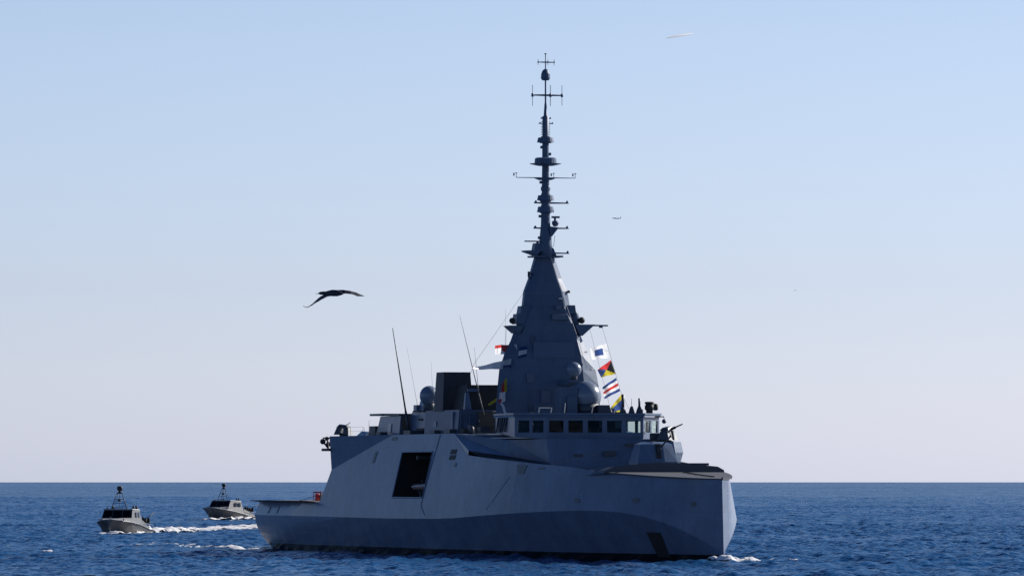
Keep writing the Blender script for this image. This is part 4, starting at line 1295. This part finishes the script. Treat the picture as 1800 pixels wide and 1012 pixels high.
def person(name, label, loc, rz, arm=0.5):
    """one skinned figure with legs, torso, arms and head; trousers and jacket are the same dark overall"""
    j = [(0, 0, .92), (0, 0, 1.15), (0, 0, 1.42), (0, 0, 1.52), (.02, 0, 1.62), (.02, 0, 1.74),
         (0, .1, .86), (.04, .12, .48), (0, .13, .06), (.16, .14, .03), (0, -.1, .86), (-.02, -.12, .48), (-.06, -.13, .06), (.1, -.14, .03),
         (0, .2, 1.42), (.08, .26, 1.15), (.08 + .3 * arm, .2, 1.15 + .05 * arm), (0, -.2, 1.42), (.08, -.26, 1.15), (.08 + .3 * arm, -.2, 1.15 + .05 * arm)]
    r = [.15, .14, .16, .06, .095, .07, .10, .07, .05, .04, .10, .07, .05, .04, .07, .05, .04, .07, .05, .04]
    e = [(0, 1), (1, 2), (2, 3), (3, 4), (4, 5), (0, 6), (6, 7), (7, 8), (8, 9), (0, 10), (10, 11), (11, 12), (12, 13), (2, 14), (14, 15), (15, 16), (2, 17), (17, 18), (18, 19)]
    me = bpy.data.meshes.new(name)
    me.from_pydata(j, e, [])
    me.materials.append(M['cloth'])
    o = bpy.data.objects.new(name, me)
    scene.collection.objects.link(o)
    sk = o.modifiers.new("skin", 'SKIN')
    for i, sv in enumerate(me.skin_vertices[0].data):
        sv.radius = (r[i], r[i]); sv.use_root = (i == 0)
    sk.use_smooth_shade = True
    s = o.modifiers.new("sub", 'SUBSURF'); s.levels = 1; s.render_levels = 2
    o.location = loc; o.rotation_euler = (0, 0, rz); o.scale = (1.05,) * 3
    tag(o, label, "person")
    return o
def on_boat(b, x, y, z):
    return b.location + Matrix.Rotation(b.rotation_euler.z, 3, 'Z') @ Vector((x, y, z))
person("person", "dark-clothed person at the stern gun of the nearer patrol boat", on_boat(boat1, 2.9, 1.75, 1.0), boat1.rotation_euler.z + math.pi)
person("person", "dark-clothed person standing behind the cabin of the farther patrol boat", on_boat(boat2, 3.7, 1.9, 1.15), boat2.rotation_euler.z)
person("person", "dark-clothed person at the stern of the farther patrol boat, beside its gun", on_boat(boat2, 2.75, 1.7, 1.05), boat2.rotation_euler.z + math.pi)

# ================================================================== FOAM AND WAKES
def foam_ridge(name, label, path, mat, seed=1, nw=14, step=0.35):
    """path: (x, y, half width, height, cover) along the ridge"""
    P = [Vector((p[0], p[1])) for p in path]
    tot = sum((b - a).length for a, b in zip(P, P[1:]))
    n = max(8, int(tot / step))
    cum = [0]
    for a, b in zip(P, P[1:]): cum.append(cum[-1] + (b - a).length)
    verts, faces, cov = [], [], []
    o0 = Vector((path[0][0], path[0][1], 0))
    for i in range(n + 1):
        d = tot * i / n
        at = lambda k: float(np.interp(d, cum, [p[k] for p in path]))
        c = Vector((at(0), at(1)))
        c2 = Vector((float(np.interp(min(tot, d + .5), cum, [p[0] for p in path])), float(np.interp(min(tot, d + .5), cum, [p[1] for p in path]))))
        c1 = Vector((float(np.interp(max(0, d - .5), cum, [p[0] for p in path])), float(np.interp(max(0, d - .5), cum, [p[1] for p in path]))))
        t = (c2 - c1).normalized(); nn = Vector((-t.y, t.x))
        for k in range(nw + 1):
            u = k / nw * 2 - 1
            q = c + nn * u * at(2)
            base = float(wave_height(np.array([q.x]), np.array([q.y]))[0])
            env = (1 - abs(u) ** 1.7)
            nz = mnoise.fractal(Vector((q.x * .9, q.y * .9, seed * 7.3)), 1.0, 2.0, 4)
            nz2 = mnoise.noise(Vector((q.x * 3.1, q.y * 3.1, seed * 3.7)))
            h = base + .03 + at(3) * env * max(0.0, .55 + .6 * nz + .25 * nz2)
            verts.append((q.x - o0.x, q.y - o0.y, h))
            cov.append(at(4) * env)
    for i in range(n):
        for k in range(nw):
            a = i * (nw + 1) + k
            faces.append([a, a + 1, a + nw + 2, a + nw + 1])
    me = bpy.data.meshes.new(name)
    me.from_pydata(verts, [], faces)
    at = me.attributes.new("cover", 'FLOAT', 'POINT'); at.data.foreach_set('value', cov)
    me.materials.append(M[mat])
    me.polygons.foreach_set('use_smooth', [True] * len(faces))
    me.update()
    o = bpy.data.objects.new(name, me)
    o.location = o0
    scene.collection.objects.link(o)
    tag(o, label, "foam", kind='stuff')
    return o
foam_ridge("boat_wake", "white foaming wake trailing from the nearer patrol boat towards the frigate's stern",
           [(-47.8, 901, 2.2, .9, .75), (-46.6, 906, 2.6, 1.05, .8), (-45.4, 915, 3.0, .8, .75), (-43.6, 930, 3.8, .6, .68), (-41.6, 952, 5.5, .5, .64), (-38.6, 990, 8, .46, .58), (-34, 1040, 10, .44, .56), (-26, 1075, 11, .4, .54)], 'foam', 1)
foam_ridge("bow_spray", "white spray along the waterline of the nearer patrol boat's bow",
           [(-52.4, 886.0, .7, .4, .5), (-51.0, 884.8, .8, .6, .75), (-49.4, 885.0, .8, .5, .7), (-48.0, 888, .9, .5, .75), (-47.0, 893, 1.0, .55, .8), (-46.2, 898, .9, .55, .8)], 'foam', 2)
foam_ridge("bow_spray", "thin white spray left of the nearer patrol boat's bow",
           [(-55.4, 893, .7, .3, .45), (-54.0, 892.6, .8, .45, .6), (-53.0, 892, .6, .3, .5)], 'foam', 3)
foam_ridge("bow_spray", "white spray along the farther patrol boat's side",
           [(-53.4, 1203.0, .9, .4, .45), (-51.4, 1201.6, 1.0, .55, .65), (-48.4, 1204, 1.1, .6, .75), (-46, 1208.5, 1.4, .8, .8), (-42.4, 1216, 1.7, .8, .8)], 'foam', 4)
foam_ridge("stern_foam", "white foam lines streaming from the frigate's stern",
           [(-22.9, 690.5, .7, .22, .6), (-24.5, 693, 1.2, .2, .58), (-27, 698, 2, .16, .5), (-31, 707, 3, .14, .45), (-36, 718, 3.5, .12, .40)], 'foam', 5)
foam_ridge("stern_foam", "thinner foam streaks beyond the frigate's stern foam",
           [(-24, 704, 2.5, .14, .40), (-28, 714, 4.5, .15, .42), (-33, 727, 6, .13, .39), (-41, 745, 6, .10, .34)], 'foam', 6)
foam_ridge("bow_wave", "white bow wave breaking at the frigate's stem",
           [(15.4, 571.5, .5, .2, .4), (16.4, 570.6, .8, .32, .65), (17.2, 570.4, 1.0, .66, .9), (17.9, 570.6, 1.0, .58, .85), (18.7, 571, .9, .32, .75), (19.8, 571.4, .8, .18, .62), (21.2, 571.6, .7, .15, .5)], 'foam', 7, nw=22, step=.08)
foam_ridge("bow_wave", "small white crest thrown clear of the frigate's stem",
           [(18.3, 580, .6, .2, .5), (19.1, 580.2, .7, .5, .8), (19.8, 580.4, .7, .55, .8), (20.4, 580.7, .5, .3, .5)], 'foam', 8, nw=18, step=.08)
foam_ridge("bow_wave", "thin broken crest farther right of the frigate's stem",
           [(21.6, 586, .5, .2, .4), (23.0, 586.2, .8, .4, .6), (24.4, 586.6, .7, .45, .6), (25.2, 586.9, .4, .15, .4)], 'foam', 9, nw=16, step=.1)
foam_ridge("wake_streak", "long pale streak of disturbed water stretching right behind the frigate's bow",
           [(48, 1770, 9, .12, .36), (70, 1776, 12, .16, .42), (100, 1772, 12, .14, .40), (125, 1780, 10, .12, .36), (150, 1785, 8, .1, .3)], 'thinfoam', 21, step=.8)
foam_ridge("side_foam", "faint foam flecks in the frigate's dark reflection",
           [(4.5, 566, .6, .10, .35), (8, 563, 1.0, .16, .45), (12, 561, .8, .10, .38)], 'thinfoam', 10, step=.2)
foam_ridge("whitecap", "small lone whitecap on open water at lower left",
           [(-44.6, 660, .6, .15, .4), (-43.8, 660.2, .9, .45, .75), (-43.0, 660.3, .6, .2, .5)], 'foam', 11, nw=16, step=.1)
for k, (x, y, lab) in enumerate(((26.9, 585, "small whitecap on open water right of the frigate's bow"), (41.5, 603, "small whitecap on open water at far right"))):
    foam_ridge("whitecap", lab, [(x - .5, y, .3, .1, .4), (x, y + .2, .5, .3, .75), (x + .5, y + .3, .3, .1, .4)], 'foam', 12 + k, nw=12, step=.1)

# ================================================================== BIRD
def bird():
    D = 140.0
    sc = D / 12400.0
    base = Vector((-3.55, D, EYE + (846 - 516) * sc))
    # body axis points to the left and away from the viewer; wings stand across it
    P = lambda x, z, d: Vector(((x - 586) * sc, d, -(z - 516) * sc))
    m = MB(); m.smooth = True
    def ring(c, ax, rx, rz, n=10):
        ax = ax.normalized(); side = ax.cross(Vector((0, 0, 1))).normalized(); up = side.cross(ax)
        return [tuple(c + side * rx * math.cos(2 * math.pi * k / n) + up * rz * math.sin(2 * math.pi * k / n)) for k in range(n)]
    sp = [(P(604, 517.5, -.30), .012, .008), (P(600, 516.5, -.2), .05, .035), (P(592, 515.6, -.08), .075, .066), (P(585, 515.2, 0), .075, .068), (P(578, 515.2, .06), .05, .052),
          (P(573, 515.2, .10), .034, .036), (P(568, 515.2, .14), .036, .038), (P(563, 515.2, .17), .032, .03), (P(560, 515.4, .19), .016, .014)]
    rings = []
    for i, (c, rx, rz) in enumerate(sp):
        a = sp[max(0, i - 1)][0]; b = sp[min(len(sp) - 1, i + 1)][0]
        rings.append(ring(c, b - a, rx, rz))
    m.loft(rings)
    def wing(secs):
        rr = []
        for (xa, za, da), (xb, zb, db), th in secs:
            A, B = P(xa, za, da), P(xb, zb, db)
            c = (A + B) / 2; ch = (B - A)
            nn = ch.cross(Vector((0.3, 1, .2))).normalized()
            rr.append([tuple(A), tuple(A + ch * .3 + nn * th), tuple(A + ch * .7 + nn * th * .6), tuple(B), tuple(A + ch * .7 - nn * th * .5), tuple(A + ch * .3 - nn * th)])
        m.loft(rr)
    # leading edge, trailing edge, thickness
    wing([((584, 510.5, .10), (592, 520, -.12), .03), ((595, 509.6, .0), (600, 518.5, -.2), .026), ((604, 509.8, -.08), (608, 517, -.3), .022), ((616, 511.5, -.16), (618, 518.3, -.36), .016),
          ((626, 514, -.2), (629, 522.3, -.36), .012), ((634, 518, -.24), (634, 522.3, -.34), .008), ((641.5, 521.2, -.3), (641.8, 521.7, -.32), .003)])
    wing([((580, 513, .10), (588, 520, -.05), .03), ((571, 516.5, .24), (576, 521.5, .05), .026), ((562, 520.5, .36), (566, 526.5, .18), .022), ((553, 528, .48), (556, 531.5, .34), .014),
          ((547, 533.4, .54), (549.4, 535.8, .46), .010), ((540, 537.6, .6), (541.4, 539.5, .56), .008), ((535.5, 538.4, .62), (535.8, 539.8, .6), .007), ((531, 535.4, .64), (531.4, 536.6, .63), .006)])
    m.smooth = False
    o = m.build("bird", M['bird'])
    o.location = base
    rm = o.modifiers.new("one_skin", 'REMESH'); rm.mode = 'VOXEL'; rm.voxel_size = 0.0045; rm.use_smooth_shade = True
    tag(o, "black long-necked bird flying low over the water with wings spread", "bird")
    m = MB(); a, b = P(560.5, 515.4, .19), P(553.8, 516.4, .23)
    m.tube(tuple(a), tuple(b), .009, .002, 7)
    m.build("beak", M['beak'], o)
bird()

# ================================================================== FAR AIRCRAFT
def aircraft(name, label, loc, rz, size, tilt=0.0):
    t = empty(name, loc); t.rotation_euler = (0, tilt, rz)
    tag(t, label, "aircraft")
    k = size
    m = MB(); m.smooth = True
    n = 10
    rg = lambda x, r, z=0: [(x * k, r * k * math.cos(2 * math.pi * j / n), (z + r * math.sin(2 * math.pi * j / n)) * k) for j in range(n)]
    m.loft([rg(.5, .012), rg(.47, .04), rg(.40, .055), rg(-.25, .055), rg(-.42, .03, .02), rg(-.5, .01, .03)])
    m.smooth = False
    m.build("fuselage", M['plane'], t)
    for sg in (1, -1):
        m = MB(); m.loft([[(.14 * k, 0, -.02 * k), (-.06 * k, 0, -.02 * k), (-.06 * k, 0, .0), (.14 * k, 0, .0)], [(-.1 * k, sg * .46 * k, .03 * k), (-.16 * k, sg * .46 * k, .03 * k), (-.16 * k, sg * .46 * k, .036 * k), (-.1 * k, sg * .46 * k, .036 * k)]])
        m.build("wing", M['plane'], t)
        m = MB(); m.tube((.1 * k, sg * .16 * k, -.05 * k), (-.0 * k, sg * .16 * k, -.05 * k), .03 * k, .025 * k, 8); m.build("engine", M['plane'], t)
    m = MB(); m.loft([[(-.36 * k, -.008 * k, .03 * k), (-.48 * k, -.008 * k, .03 * k), (-.48 * k, .008 * k, .03 * k), (-.36 * k, .008 * k, .03 * k)], [(-.47 * k, -.004 * k, .2 * k), (-.53 * k, -.004 * k, .2 * k), (-.53 * k, .004 * k, .2 * k), (-.47 * k, .004 * k, .2 * k)]])
    m.build("tail_fin", M['plane'], t)
D = 12000
aircraft("airliner", "tiny pale airliner far away in the sky, right of the frigate's mast", ((1084 - 900) / 12400 * D, D, EYE + (846 - 384) / 12400 * D), R(180 - 25), 16.0, R(-4))
D = 9000
aircraft("aircraft", "minute dark speck of an aircraft low in the sky at right", ((1398 - 900) / 12400 * D, D, EYE + (846 - 510.5) / 12400 * D), R(200), 4.2)
# condensation trail
D = 22000
m = MB()
sc = D / 12400
pts = [((1172 - 900) * sc, (846 - 67.5) * sc, .9), ((1185 - 900) * sc, (846 - 64.5) * sc, 2.0), ((1205 - 900) * sc, (846 - 61) * sc, 2.4), ((1219 - 900) * sc, (846 - 58.5) * sc, 1.2)]
m.smooth = True
ang = [R(a) for a in range(-20, 111, 13)]          # an arched veil of vapour, hollow below
m.loft([[(x - pts[0][0], (x - pts[0][0]) * .3 + r * 2 * math.sin(t), z - pts[0][1] + r * 2 * math.cos(t)) for t in ang] for x, z, r in pts], closed=False, caps=False)
vm, vn, vl, vb = new_mat("vapour_white")
vt = vn.new("ShaderNodeBsdfTranslucent"); vt.inputs[0].default_value = (.66, .66, .66, 1)
vl.new(vt.outputs[0], vn["Material Output"].inputs[0])
ct = m.build("contrail", vm, recalc=False)
ct.location = (pts[0][0], D, EYE + pts[0][1])
tag(ct, "short thin white vapour trail high in the sky, upper right of the mast", "vapour trail", kind='stuff')

KEEP_WHOLE = ("louvre", "anchor_chain", "ladder", "hull", "safety_net", "bridge_wall", "boat_bay", "superstructure", "tower", "stay_wire", "breakwater", "sea")
for root in (frigate, boat_in_bay):
    for o in list(below(root)):
        if o.type == 'MESH' and o.name.split('.')[0] not in KEEP_WHOLE:
            split_clusters(o)
